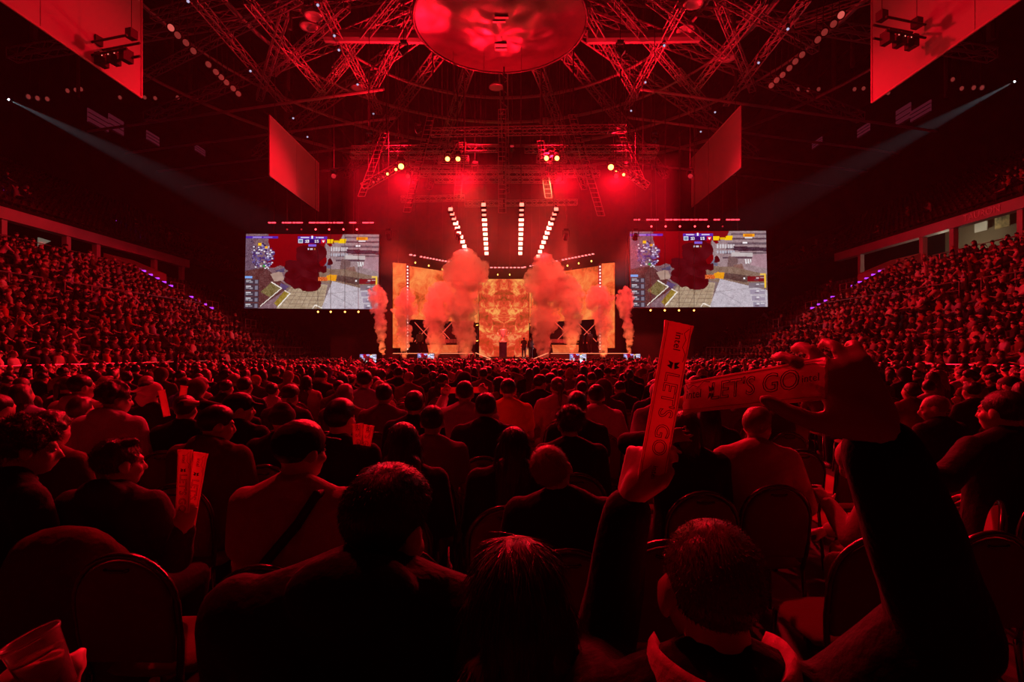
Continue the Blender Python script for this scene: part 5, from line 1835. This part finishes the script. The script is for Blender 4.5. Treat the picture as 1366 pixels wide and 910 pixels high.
def clapper(mid, axis, face, L, w, label, text=True, flare=1.0, group=None):
    """folded paper clapper: local Y runs along it, Z is the printed face"""
    y = Vector(axis).normalized()
    z = Vector(face)
    z = (z - y * z.dot(y)).normalized()
    x = y.cross(z)
    e = empty('paper_clapper', mid, 0, label, 'clapper', group)
    e.matrix_world = Matrix.Translation(mid) @ Matrix((x, y, z)).transposed().to_4x4()
    # a thin slab bulging lengthwise, with crimped end
    vs, fs = [], []
    NL, NW = 14, 8
    for sgn in (1, -1):
        for i in range(NL + 1):
            t = i / NL - 0.5
            for k in range(NW + 1):
                q = k / NW - 0.5
                bul = (1 - (2 * q) ** 2) * 0.0065 * (1 - abs(2 * t) ** 6 * 0.8)
                ww = w * (1.0 + (0.10 * flare if i == NL else 0))
                vs.append((q * ww, t * L, sgn * (bul + 0.0018 + 0.0012 * math.cos(q * 25) * (1 if i in (0, NL) else 0.4))))
    m_ = (NL + 1) * (NW + 1)
    for sgn in (0, 1):
        for i in range(NL):
            for k in range(NW):
                a = sgn * m_ + i * (NW + 1) + k
                f = (a, a + 1, a + NW + 2, a + NW + 1)
                fs.append(f if sgn == 0 else f[::-1])
    for i in range(NL):
        for k, fl in ((0, 1), (NW, 0)):
            a = i * (NW + 1) + k
            f = (a, a + NW + 1, a + m_ + NW + 1, a + m_)
            fs.append(f if fl else f[::-1])
    for k in range(NW):
        for i in (0, NL):
            a = i * (NW + 1) + k
            fs.append((a, a + 1, a + m_ + 1, a + m_))
    b = MB(); b.add(vs, fs); b.build('sheet', M_PAPER, e, smooth=True)
    zt = 0.0088
    for s in (-1, 1):
        MB().box((s * w * 0.43 - 0.0004, -L * 0.49, 0.0035), (s * w * 0.43 + 0.0004, L * 0.49, 0.0046)).build('fold_line', M_FOLD, e)
    if text:
        def put(txt, size, yy, outline=0.0, xo=0.0):
            me = text_mesh(txt, size, 0.0002, outline)
            me.materials.append(M_INK)
            o = link('lettering', me, e)
            o.matrix_local = Matrix.Translation((xo, yy, zt)) @ Matrix.Rotation(-math.pi / 2, 4, 'Z')
        put('intel', 0.021, L * 0.38)
        put('LET\'S GO', 0.040, -L * 0.075, 0.0006)
        put('intel', 0.015, -L * 0.44)
        # winged emblem and the jagged line
        b = MB()
        for s in (-1, 1):
            b.add([(s * 0.001, L * 0.245, zt), (s * 0.012, L * 0.255, zt), (s * 0.007, L * 0.232, zt), (s * 0.013, L * 0.222, zt), (s * 0.003, L * 0.205, zt)], [(0, 1, 2, 3, 4) if s < 0 else (4, 3, 2, 1, 0)])
        b.build('emblem', M_INK, e)
        b = MB()
        b.tube([(w * 0.36, L * 0.47, zt - 0.002), (w * 0.2, L * 0.44, zt - 0.001), (w * 0.3, L * 0.40, zt - 0.001), (w * 0.22, L * 0.35, zt - 0.001), (w * 0.38, L * 0.31, zt - 0.003), (w * 0.34, L * 0.26, zt - 0.003)], 0.0006, 4)
        b.build('jagged_line', M_INK, e)
    return e


a, c = P(868, 642, 0.985), P(906, 431, 1.0)
clapper((a + c) / 2, c - a, (0.12, -1, 0.05), (c - a).length, 0.054, 'red paper clapper printed LET\'S GO held upright in the raised hand', True)
a, c = P(1100, 505, 0.665), P(915, 530, 0.90)
clapper((a + c) / 2, c - a, (-0.45, -1, 0.35), (c - a).length * 1.02, 0.056, 'red paper clapper pointing sideways from the lifted wrist of the buzz-cut man', True, 1.5)
for (x0, y0, x1, y1, D, lab) in ((243, 700, 247, 600, 2.16, 'folded paper clapper standing upright, left-leaning one of a pair beside the tousled man'), (250, 708, 268, 604, 2.2, 'folded paper clapper tilted outwards in a pair beside the tousled man')):
    a, c = P(x0, y0, D), P(x1, y1, D)
    clapper((a + c) / 2, c - a, (0.1, -1, 0), (c - a).length, 0.055, lab.replace('left-leaning', 'straighter'))
for (x0, y0, x1, y1, D, w, lab) in ((239, 562, 245, 520, 4.3, 0.055, 'small upright clapper, straighter of two by the pale backwards cap'), (222, 552, 216, 524, 4.3, 0.055, 'small upright clapper, leaning one of two by the pale backwards cap'),
                                    (478, 590, 477, 568, 3.0, 0.06, 'clapper sticking up beside the man in the black T-shirt, inner one'), (488, 592, 492, 570, 3.02, 0.06, 'clapper sticking up beside the man in the black T-shirt, outer one')):
    a, c = P(x0, y0, D), P(x1, y1, D)
    clapper((a + c) / 2, c - a, (0.1, -1, 0), (c - a).length * 1.25, w, lab, D < 4)
a, c = P(588, 521, 5.02), P(651, 520, 5.02)
clapper((a + c) / 2, c - a, (0, -1, 0.1), (c - a).length, 0.06, 'clapper stretched level between two raised hands beside the head', False)
# printed band on the black sweatshirt
# phone of the man in the hoodie
M_PHONE = emis('phone_screen', (0.35, 0.3, 0.9), 0.9)
e = empty('phone', P(557, 786, 1.42), 0, 'lit phone held low by the man in the black hoodie', 'phone')
e.rotation_euler = (0.9, 0, -0.5)
MB().box((-0.037, -0.075, -0.004), (0.037, 0.075, 0.004)).build('case', M_BLKMET, e)
b = MB()
for (x0, y0, x1, y1) in ((-0.03, 0.03, -0.01, 0.04), (0.0, 0.0, 0.012, 0.01), (-0.02, -0.02, 0.02, -0.012), (0.012, 0.03, 0.024, 0.036), (-0.025, -0.05, 0.0, -0.045)):
    b.box((x0, y0, 0.004), (x1, y1, 0.0046))
b.build('screen_icons', M_PHONE, e)

# plastic cup in a hand, and a coat over a chair, bottom corner
M_CUP = mat('clear_cup', (0.95, 0.8, 0.8), 0.08, spec=0.6, trans=0.85)
cp = P(74, 878, 0.79)
e = empty('plastic_cup', cp + Vector((0, 0, -0.05)), 0, 'clear plastic cup held tilted by a hand', 'cup')
e.rotation_euler = (0.1, -0.35, 0)
pr = [(0.026, 0.0), (0.028, 0.002), (0.035, 0.085), (0.038, 0.09), (0.038, 0.094), (0.0355, 0.094), (0.034, 0.088), (0.027, 0.006)]
lathe(pr, 24).build('wall', M_CUP, e, True)
lathe([(0.0325, 0.064), (0.0325, 0.067)], 24).build('drink', mat('drink', (0.5, 0.25, 0.12), 0.1, trans=0.3), e, True)

# coat laid over the chair of the curly-haired person
hx, hy, hyaw = HEROXY[3]
b = MB()
for (x0, z0, r0, x1, z1, r1) in ((-0.10, 0.84, 0.11, 0.10, 0.84, 0.11), (-0.06, 0.86, 0.11, 0.06, 0.86, 0.11), (-0.07, 0.80, 0.11, -0.09, 0.28, 0.12), (0.07, 0.80, 0.11, 0.08, 0.26, 0.12), (-0.13, 0.80, 0.10, -0.17, 0.30, 0.12), (0.13, 0.80, 0.10, 0.16, 0.28, 0.12), (0.0, 0.82, 0.11, 0.0, 0.26, 0.12)):
    b.cap((x0, -0.30, z0), r0, (x1, -0.34, z1), r1)
for i, v in enumerate(b.v):
    b.v[i] = (v[0], -0.32 + (v[1] + 0.32) * 0.75, v[2])
me = processed(b.mesh('draped_coat', [CL['brown']]), 0.016, 3)
wrinkle(me, 0.012, 8)
o = link('draped_coat', me, None, (-1.80, 2.32, 0)); o.rotation_euler = (0, 0, 0.15)
tag(o, 'brownish coat draped over the back of a chair', 'coat')

# hand holding the cup: a person mostly out of the frame
hero(-330, 0.98, 690, 'person at the picture edge holding a plastic cup', dict(lean=0.1, Rh='grip'), 'tshirt', 'black', hair='short', hairc='black', nstr=300, voxel=0.010,
     arms_w={'R': (W3(-110, 1000, 0.88), W3(-8, 938, 0.80)), 'Rd': ((0.9, 0.0, 0.25), (-0.2, -1, 0.1))})

# aisle carpet
b = MB(); b.box((2.95, 3.2, 0.0), (4.25, 34, 0.012))
tag(b.build('aisle_carpet', mat('aisle_carpet', (0.5, 0.10, 0.09), 0.8, bump=0.2, bscale=60)), 'red carpet strip running along the aisle between the chair blocks', 'carpet')

# ---------------------------------------------------------------- the seated audience
POSES = {'rest': (dict(), 'with hands in the lap'), 'forward': (dict(lean=0.45, L='knees', R='knees', head=(0, -0.25, 0)), 'leaning forward'),
         'chin': (dict(R='chin', head=(-0.2, 0.05, 0)), 'with a hand at the chin'), 'crossed': (dict(lean=-0.03, L='crossed', R='crossed'), 'with folded arms'),
         'clap': (dict(L='clap', R='clap'), 'clapping'), 'turned': (dict(head=(0.8, 0, 0), twist=0.15), 'looking aside'), 'turned2': (dict(head=(-0.8, 0.05, 0), twist=-0.15, R='side'), 'turned to the neighbour'),
         'phone': (dict(L='phone', R='phone', head=(0, 0.4, 0)), 'looking down at the hands'), 'headback': (dict(R='headback', L='lap'), 'with an arm behind the head'), 'raise': (dict(L='raise', R='lap'), 'with one arm raised')}
HSTY = {'short': 'short', 'fade': 'cropped', 'curly': 'curly', 'long': 'long', 'bob': 'chin-length', 'ponytail': 'tied-back', 'buzz': 'shaved', 'quiff': 'tousled'}
HATS = {'cap': 'a %s cap', 'beanie': 'a %s beanie', 'hood': 'a %s hood up'}
GARS = ('tshirt', 'hoodie', 'jacket')
rnd = random.Random(77)
FIG = {}
for pn, (kw, _) in POSES.items():
    for g in GARS:
        FIG[pn, g] = figure(Pose(**kw), 0.020, (1600, 900, 500), g)
        if g != 'tshirt':                                  # the body is the same under every garment
            FIG[pn, g]['body'] = FIG[pn, 'tshirt']['body']
            FIG[pn, g]['trousers'] = FIG[pn, 'tshirt']['trousers']
MH = {h: hair_mesh(h, 0.013, 700, 5, 220 if h not in HATS else 0) for h in list(HSTY) + list(HATS)}

SEATS = []                                             # (distance, x, y)
row = 0
for r in range(34):
    D = 3.15 + r * 0.93
    x = -15.0 + (r % 2) * 0.2
    while x < 14.0:
        x += 0.53
        if 2.75 < x < 4.45 or -8.3 < x < -7.2:
            continue
        jx, jy = x + rnd.uniform(-0.05, 0.05), D + rnd.uniform(-0.06, 0.06)
        if abs(jx) > jy * 1.04 + 0.6 or jy > 33.6:
            continue
        if any(abs(jx - h[0]) < 0.46 and abs(jy - h[1]) < 0.62 for h in HEROXY):
            continue
        SEATS.append((math.hypot(jx, jy), jx, jy, rnd.random()))
# chairs of the second row that stand free, as in the photograph
for px, D, r_ in ((228, 2.12, 0), (545, 2.2, 0), (865, 2.25, 0), (1115, 2.30, 0), (1250, 2.35, 0)):
    SEATS.append((D, (px - CX) / F * D, D, 2.0))
SEATS.sort()
occupied = 0
n_ch = len([h for h in HEROXY])
used_labels = set()
TOPC = ['black', 'black', 'black', 'black', 'black', 'black', 'charcoal', 'charcoal', 'charcoal', 'navy', 'black', 'brown', 'maroon', 'navy', 'grey', 'white', 'red', 'blue', 'olive', 'brown', 'maroon', 'beige', 'pale blue', 'pink']
LEGC = ['black', 'charcoal', 'navy', 'grey', 'brown', 'olive']
FARP, FARC, EMPTIES = [], [], []
STAGE_PEOPLE = 5
for (d, x, y, u) in SEATS:
    # share of empty chairs grows in the middle block close to the camera
    pe = 0.34 if (abs(x) < 2.6 and y < 9) else 0.13
    empty_seat = u > 1.5 or u < pe
    yaw = rnd.uniform(-0.14, 0.14) - math.atan2(0 - x, 42 - y) * 0.35 * (1 if True else 0)
    as_thing = n_ch < 300
    n_ch += 1
    if empty_seat:
        if as_thing:
            EMPTIES.append((add_chair(x, y, -math.atan2(-x, 60) * 0.4 + rnd.uniform(-0.05, 0.05), 'empty', 'empty chairs on the hall floor', y < 6.5), x, y))
        else:
            FARC.append((x, y, yaw * 0.5))
        continue
    if PEOPLE_N + STAGE_PEOPLE < 300:
        for _ in range(60):
            pn = rnd.choice(('rest', 'rest', 'forward', 'chin', 'crossed', 'clap', 'turned', 'turned2', 'phone', 'rest', 'headback' if rnd.random() < 0.3 else 'crossed', 'raise' if rnd.random() < 0.15 else 'rest'))
            g = rnd.choice(GARS)
            tc_, lc = rnd.choice(TOPC), rnd.choice(LEGC)
            if rnd.random() < 0.18:
                h = rnd.choice(list(HATS)); hc = rnd.choice(('black', 'black', 'grey', 'navy', 'red', 'white')) if h != 'hood' else tc_
                ht = HATS[h] % hc
            else:
                h = rnd.choice(('short', 'short', 'fade', 'fade', 'curly', 'long', 'long', 'bob', 'ponytail', 'buzz', 'quiff', 'short')); hc = rnd.choice(('black', 'black', 'brown', 'brown', 'fair', 'grey' if rnd.random() < 0.3 else 'black'))
                ht = HSTY[h] + ' ' + hc + ' hair'
            lab = 'seated spectator %s, %s, %s %s, %s trousers' % (POSES[pn][1], ht, tc_, {'tshirt': 'T-shirt'}.get(g, g), lc)
            if len(lab.split()) > 16:
                lab = lab.replace('seated ', '', 1)
            if lab not in used_labels:
                break
        used_labels.add(lab)
        short = lab.rsplit(',', 1)[0].replace('seated ', '')
        KNOWN.append((x, y, 'the ' + ' '.join(short.split(',')[1:] and ('spectator with' + short.split(',', 1)[1]).split())))
        PEOPLE_N += 1
        add_person(FIG[pn, g], MH[h], (x, y, 0), yaw, rnd.uniform(0.93, 1.02), tc_, lc, hc, lab, 'seated audience on the hall floor', {'cap': 'cap', 'beanie': 'beanie', 'hood': 'hood'}.get(h), False, shoes=y < 8, garment={'tshirt': 't_shirt'}.get(g, g))
    else:
        FARP.append((x, y, 0.0, yaw, rnd.uniform(0.92, 1.03)))
        short = None
    if as_thing:
        add_chair(x, y, yaw * 0.5, ' '.join(('banquet chair under the ' + short).split()[:16]) if short else 'dark red banquet chair under a spectator of the far rows', 'occupied chairs on the hall floor', y < 6.5)
    else:
        FARC.append((x, y, yaw * 0.5))

for o, x, y in EMPTIES:
    k = min(KNOWN, key=lambda q: (q[0] - x) ** 2 + (q[1] - y) ** 2)
    o['label'] = ' '.join(('empty banquet chair near ' + k[2]).split()[:16])
# far audience: real little figures, joined because nobody could count them
CM = [M_SKIN, HAIRC['black'], HAIRC['brown'], HAIRC['fair'], CL['black'], CL['charcoal'], CL['navy'], CL['grey'], CL['white'], CL['red'], CL['brown'], CL['beige'], CL['pale blue']]


def tri_arrays(me):
    me.calc_loop_triangles()
    v = np.empty(len(me.vertices) * 3, np.float32); me.vertices.foreach_get('co', v)
    t = np.empty(len(me.loop_triangles) * 3, np.int32); me.loop_triangles.foreach_get('vertices', t)
    return v.reshape(-1, 3), t.reshape(-1, 3)


LOW = []
for pn in ('rest', 'forward', 'chin', 'crossed', 'clap', 'turned', 'turned2', 'phone', 'raise', 'headback'):
    g = rnd.choice(('tshirt', 'hoodie'))
    f = figure(Pose(**POSES[pn][0]), 0.032, (200, 130, 60), g, hands=False, smooth=1)
    hs = ['short', 'long', 'cap', 'curly', 'fade', 'ponytail']
    for h in rnd.sample(hs, 2):
        hm = hair_mesh(h, 0.022, 70, 3)
        Hm = np.array(f['J']['H'])
        parts = []
        for me, code in ((f['body'], 'skin'), (f['top'], 'top'), (f['trousers'], 'leg')):
            parts.append((*tri_arrays(me), code))
        hv, ht = tri_arrays(hm)
        hv = hv @ Hm[:3, :3].T + Hm[:3, 3]
        parts.append((hv.astype(np.float32), ht, 'hair'))
        V, T, C_, o_ = [], [], [], 0
        for v, t, c in parts:
            V.append(v); T.append(t + o_); C_ += [{'skin': 0, 'top': 1, 'leg': 2, 'hair': 3}[c]] * len(t); o_ += len(v)
        LOW.append((np.concatenate(V), np.concatenate(T), np.array(C_), pn))


def crowd_object(name, places, label, seed, raise_share=0.04):
    rr = random.Random(seed)
    calm = [l for l in LOW if l[3] not in ('raise', 'headback')]
    wild = [l for l in LOW if l[3] in ('raise', 'headback')]
    Vs, Ts, Ms, o_ = [], [], [], 0
    for (x, y, z, yaw, s) in places:
        V, T, C_, pn = rr.choice(wild if rr.random() < raise_share else calm)
        c, sn = math.cos(yaw) * s, math.sin(yaw) * s
        M = np.array(((c, -sn, 0), (sn, c, 0), (0, 0, s)))
        Vs.append(V @ M.T + np.array((x, y, z)))
        Ts.append(T + o_)
        o_ += len(V)
        lut = np.array([0, rr.choice((4, 4, 4, 4, 4, 5, 5, 5, 6, 6, 10, 10, 7, 8, 9, 11, 12)), rr.choice((4, 5, 5, 6, 10)), rr.choice((1, 1, 2, 2, 3))])
        Ms.append(lut[C_])
    me = np_mesh(name, np.concatenate(Vs), np.concatenate(Ts), np.concatenate(Ms), CM)
    return tag(link(name, me), label, 'crowd', None, 'stuff')


crowd_object('floor_crowd', FARP, 'far rows of the seated audience on the hall floor up to the stage', 1)
# far chairs
me = CHAIR_ONE.copy()
ob = bpy.data.objects.new('tmp', me); TMP.collection.objects.link(ob)
dm = ob.modifiers.new('d', 'DECIMATE'); dm.ratio = 0.35
TVL.update()
cme = bpy.data.meshes.new_from_object(ob.evaluated_get(TVL.depsgraph))
bpy.data.objects.remove(ob)
cv, ct = tri_arrays(cme)
cmi = np.empty(len(cme.polygons), np.int32); cme.polygons.foreach_get('material_index', cmi)
tp = np.empty(len(cme.loop_triangles), np.int32); cme.loop_triangles.foreach_get('polygon_index', tp)
cm_ = cmi[tp]
Vs, Ts, Ms = [], [], []
for i, (x, y, yaw) in enumerate(FARC):
    c, s = math.cos(yaw), math.sin(yaw)
    Vs.append(cv @ np.array(((c, -s, 0), (s, c, 0), (0, 0, 1))).T + np.array((x, y, 0)))
    Ts.append(ct + i * len(cv)); Ms.append(cm_)
tag(link('far_chairs', np_mesh('far_chairs', np.concatenate(Vs), np.concatenate(Ts), np.concatenate(Ms), [M_FAB, M_TUBE])), 'far rows of banquet chairs under the seated audience', 'chairs', None, 'stuff')

# stands: seats and spectators
sb = MB()
sb.box((-0.2, -0.24, 0.36), (0.2, 0.2, 0.44)); sb.box((-0.2, -0.30, 0.44), (0.2, -0.24, 0.82)); sb.box((-0.03, -0.2, 0), (0.03, 0.05, 0.36))
sv = np.array(sb.v)
st_t = np.array([t for f in sb.f for t in ((f[0], f[1], f[2]), (f[0], f[2], f[3]))])
for s, side, lab in ((-1, 'left', 'the stand with the dark concourse'), (1, 'right', 'the stand with the lit lounge')):
    people, seats, upper = [], [], []
    rr = random.Random(5 + s)
    for i in range(ROWS):
        x = s * (SX + i * RD + 0.42)
        z = SZ + i * RR
        y = 13.0
        while y < 47:
            y += 0.52
            if 24.3 < y < 25.4 or 36.9 < y < 38.2:
                continue
            if abs(x) > y * 1.06 + 1.0:
                continue
            if 35.6 < y < 37.6 and abs(x) < 20.2:
                continue
            if i > 11 and 37.4 < y < 41:
                continue
            base = s * math.pi / 2
            seats.append((x, y, z, base))
            full = 0.92 if y < 36.9 else (0.30 if i < 5 and y < 40 else 0.02)
            if i > 13:
                full *= 0.6
            if rr.random() < full:
                people.append((x - s * 0.05, y, z - 0.02, base - s * rr.uniform(0.25, 0.95), rr.uniform(0.92, 1.05)))
    for i in range(13):
        x, z = s * (31 + i * 0.84 + 0.4), 10.7 + (0.6 if s > 0 else 0) + i * 0.52
        y = 26.0
        while y < 60:
            y += 0.56
            upper.append((x, y, z, s * math.pi / 2))
            if rr.random() < (0.25 if y < 36 else 0.02) and i < 6:
                people.append((x, y, z, s * math.pi / 2 - s * 0.4, 1.0))
    crowd_object('stand_crowd', people, 'spectators filling the rows of ' + lab, 30 + s, 0.06)
    Vs, Ts = [], []
    for i, (x, y, z, a) in enumerate(seats + upper):
        c, q = math.cos(a), math.sin(a)
        Vs.append(sv @ np.array(((c, -q, 0), (q, c, 0), (0, 0, 1))).T + np.array((x, y, z)))
        Ts.append(st_t + i * len(sv))
    tag(link('stand_seats', np_mesh('stand_seats', np.concatenate(Vs), np.concatenate(Ts), None, [M_SEAT], False)), 'rows of dark folding seats in ' + lab, 'seats', None, 'stuff')

# people standing on the stage
SF = {g: figure(Pose(stand=True, L='hang', R='hang', **kw), 0.02, (1500, 900, 600), g) for g, kw in (('tshirt', dict()), ('jacket', dict()))}
SF2 = figure(Pose(stand=True, L='hang', R='clap'), 0.02, (1500, 900, 600), 'jacket')
for (px, D, z, f, tc_, lab) in ((560, 40.6, 1.62, SF['jacket'], 'charcoal', 'dark figure standing at the end of the desk by the dark concourse'), (775, 40.6, 1.62, SF['jacket'], 'black', 'dark figure standing beside the desk by the lit lounge, nearer the desk'),
                                (787, 40.8, 1.62, SF2, 'black', 'dark figure standing beside the LED column by the lit lounge'), (699, 42.5, 1.18, SF['tshirt'], 'black', 'small dark figure standing in front of the red middle screen'), (708, 43.0, 1.18, SF['jacket'], 'black', 'dark figure standing at the edge of the middle screen')):
    add_person(f, MH['short'], ((px - CX) / F * D, D, z), 0.3, 1.0, tc_, 'black', 'black', lab, None, None, False)

# ---------------------------------------------------------------- further fittings under the roof
# two small hung lighting frames in front of the long side screens
for s, (px, py) in ((-1, (152, 66)), (1, (1200, 42))):
    D = 19.5
    c = P(px, py, D)
    e = empty('lighting_frame', c, s * 0.25, 'small black lighting frame hung before the long side screen near the %s' % ('dark concourse stand' if s < 0 else 'lit lounge stand'), 'lighting frame')
    b = MB()
    for z in (-0.25, 0.25):
        for y in (-0.25, 0.25):
            b.tube([(-0.95, y, z), (0.95, y, z)], 0.045, 6)
    b.build('frame_tubes', M_BLKMET, e)
    for x in (-0.6, 0.0, 0.6):
        MB().box((x - 0.12, -0.2, -0.55), (x + 0.12, 0.2, -0.1)).build('lamp_body', M_BLKMET, e)
    for x in (-0.85, 0.85):
        MB().box((x - 0.14, -0.14, 0.28), (x + 0.14, 0.14, 0.62)).build('hoist', M_BLKMET, e)
        MB().tube([(x, 0, 0.6), (x, 0, 21 - c.z)], 0.015, 4).build('chain', M_DSTEEL, e)
    lm = lathe([(0.03, 0), (0.02, 0.01)], 6).mesh('indicator', emis('indicator_red', (1, 0.2, 0.15), 1.5))
    for x in (-0.3, 0.0, 0.3):
        o = link('indicator', lm, e, (x, -0.22, -0.3)); o.rotation_euler = (math.pi / 2, 0, 0)

# strings of round floodlights under the roof edge
FLH = lathe([(0.05, 0.28), (0.18, 0.22), (0.27, 0.04), (0.29, 0.0), (0.26, 0.0)], 16).mesh('housing', M_DSTEEL, True)
FLG = lathe([(0.26, 0.02), (0.18, -0.01), (0.02, -0.02)], 16).mesh('glass', mat('flood_glass_reflection', (0.5, 0.2, 0.2), 0.1, emit=(0.5, 0.06, 0.05), strength=0.35), True)  # unlit glass: its faint red reflection is put in as emission
FLG2 = lathe([(0.26, 0.02), (0.18, -0.01), (0.02, -0.02)], 16).mesh('glass', emis('flood_glass_bright_reflection', (0.8, 0.12, 0.10), 0.8), True)  # stronger reflection on unlit glass, also painted as glow
FL = [(228, 37), (237, 47), (248, 57), (258, 68), (278, 86), (288, 96), (295, 103), (302, 110), (311, 118), (318, 125)]
FR = [(1122, 20), (1112, 32), (1100, 43), (1091, 53), (1070, 73), (1061, 82), (1053, 91), (1044, 100), (1036, 107), (1029, 114)]
for k, lst in enumerate((FL, FR)):
    for i, (px, py) in enumerate(lst):
        p = roof(px, py, 19.2)
        e = empty('floodlight', p, 0, ('bright red-rimmed round floodlight heading the slanting string of floodlights near the %s' if i == 0 else 'round floodlight in the slanting string of floodlights near the %s') % ('dark concourse stand' if k == 0 else 'lit lounge stand'), 'floodlight', None if i == 0 else ('floodlight string near the dark concourse stand' if k == 0 else 'floodlight string near the lit lounge stand'))
        e.rotation_euler = (-0.9, 0, 0)
        e.scale = (0.85,) * 3
        link('housing', FLH, e)
        link('glass', FLG2 if i == 0 else FLG, e)
        MB().tube([(0, 0, 0.25), (0, -1.9, 1.6)], 0.03, 5).build('bracket', M_DSTEEL, e)
# low row of round lamps along the gallery
for lst, lab in (([(38, 129), (50, 131), (63, 132), (90, 121), (101, 120), (108, 119), (160, 130), (193, 130), (207, 131), (237, 130), (252, 130), (262, 131)], 'dark concourse stand'), ([(1283, 118), (1299, 117), (1310, 117), (1271, 106), (1185, 124), (1175, 120), (1152, 118), (1140, 119), (1092, 119), (1078, 120), (1065, 119)], 'lit lounge stand')):
    for (px, py) in lst:
        c = P(px, py, min(40.0 * F / max(abs(px - CX), 420), 26.0 * F / (HOR - py)))
        e = empty('gallery_lamp', c, 0, 'small round dark-red lamp in the level row along the gallery above the %s' % lab, 'lamp', 'gallery lamps above the %s' % lab)
        e.rotation_euler = (-1.2, 0, 0)
        e.scale = (0.9,) * 3
        link('housing', FLH, e); link('glass', FLG, e)
        MB().tube([(0, 0, 0.25), (0, -0.3, 0.3), (0, -(30.9 - c.z) * 0.93 / 0.9, (30.9 - c.z) * 0.36 / 0.9)], 0.03, 5).build('bracket', M_DSTEEL, e)
# scattered small cold lamps among the trusses
for (px, py) in ((251, 1), (334, 94), (424, 6), (452, 66), (446, 47), (477, 112), (391, 157), (410, 182), (498, 151), (886, 60), (861, 109), (842, 147), (954, 149), (935, 175), (1012, 83), (1051, 38)):
    p = roof(px, py, 20.3)
    moving_head(p, (p.x * 0.6, p.y - 12, 6), emis('lens_cold', (0.55, 0.5, 0.75), 0.9), 'small cold-white lamp hung among the roof trusses', 'small cold lamps among the roof trusses', 0.5)
# round loudspeakers / downlights between the radial trusses
DL = lathe([(0.05, 0.35), (0.3, 0.3), (0.5, 0.1), (0.55, 0.0), (0.4, 0.0), (0.3, 0.1)], 18).mesh('bell', M_STEEL, True)
for (px, py, z) in ((478, 118, 21.2), (662, 117, 21.3), (727, 163, 21.3), (418, 22, 21.0), (525, 47, 21.2), (915, 40, 21.0), (972, 78, 21.0), (926, 5, 21), (412, 36, 21)):
    p = roof(px, py, z)
    e = empty('bell_downlight', p, 0, 'round bell-shaped downlight hung between the roof trusses', 'downlight', 'bell downlights under the roof')
    link('bell', DL, e)
    MB().tube([(0, 0, 0.3), (0, 0, 31 - p.z)], 0.03, 5).build('stem', M_DSTEEL, e)

# two long-throw follow spots high on the side walls, beams seen in the haze
for px, py, s in ((10, 132, -1), (1355, 108, 1)):
    D = 41.5 * F / abs(px - CX)
    p = P(px, py, D)
    tgt = Vector((0.5 * s, 42, 2.5))
    moving_head(p, tgt, G_WHITE, 'follow spot with cold white lens on the wall above the %s' % ('dark concourse stand' if s < 0 else 'lit lounge stand'), None, 0.5, 'follow_spot')
    d = (tgt - p).normalized()
    lamp('SPOT', p + d * 0.35, 110000, (0.72, 0.85, 1.0), tgt, 0.05, 8.0, 0.6)

# ---------------------------------------------------------------- haze in the hall air
m = bpy.data.materials.new('hall_haze')
m.use_nodes = True
nt = m.node_tree
nt.nodes.clear()
v = nt.nodes.new('ShaderNodeVolumeScatter')
v.inputs['Color'].default_value = (0.9, 0.9, 0.9, 1)
v.inputs['Density'].default_value = 0.0005
v.inputs['Anisotropy'].default_value = 0.3
o = nt.nodes.new('ShaderNodeOutputMaterial')
nt.links.new(v.outputs[0], o.inputs['Volume'])
b = MB(); b.box((-41.9, -21.9, 0.01), (41.9, 81.9, 30.9))
hz = b.build('haze', m)
tag(hz, 'thin haze filling the air of the whole hall', 'haze', None, 'stuff')

m2 = m.copy(); m2.name = 'stage_haze'
[n for n in m2.node_tree.nodes if n.type == 'VOLUME_SCATTER'][0].inputs['Density'].default_value = 0.011
b = MB(); b.box((-9.5, 29, 7.2), (9.5, 48, 13.0))
tag(b.build('stage_haze', m2), 'denser haze hanging round the blinder strips over the stage', 'haze', None, 'stuff')
bpy.data.scenes.remove(TMP)
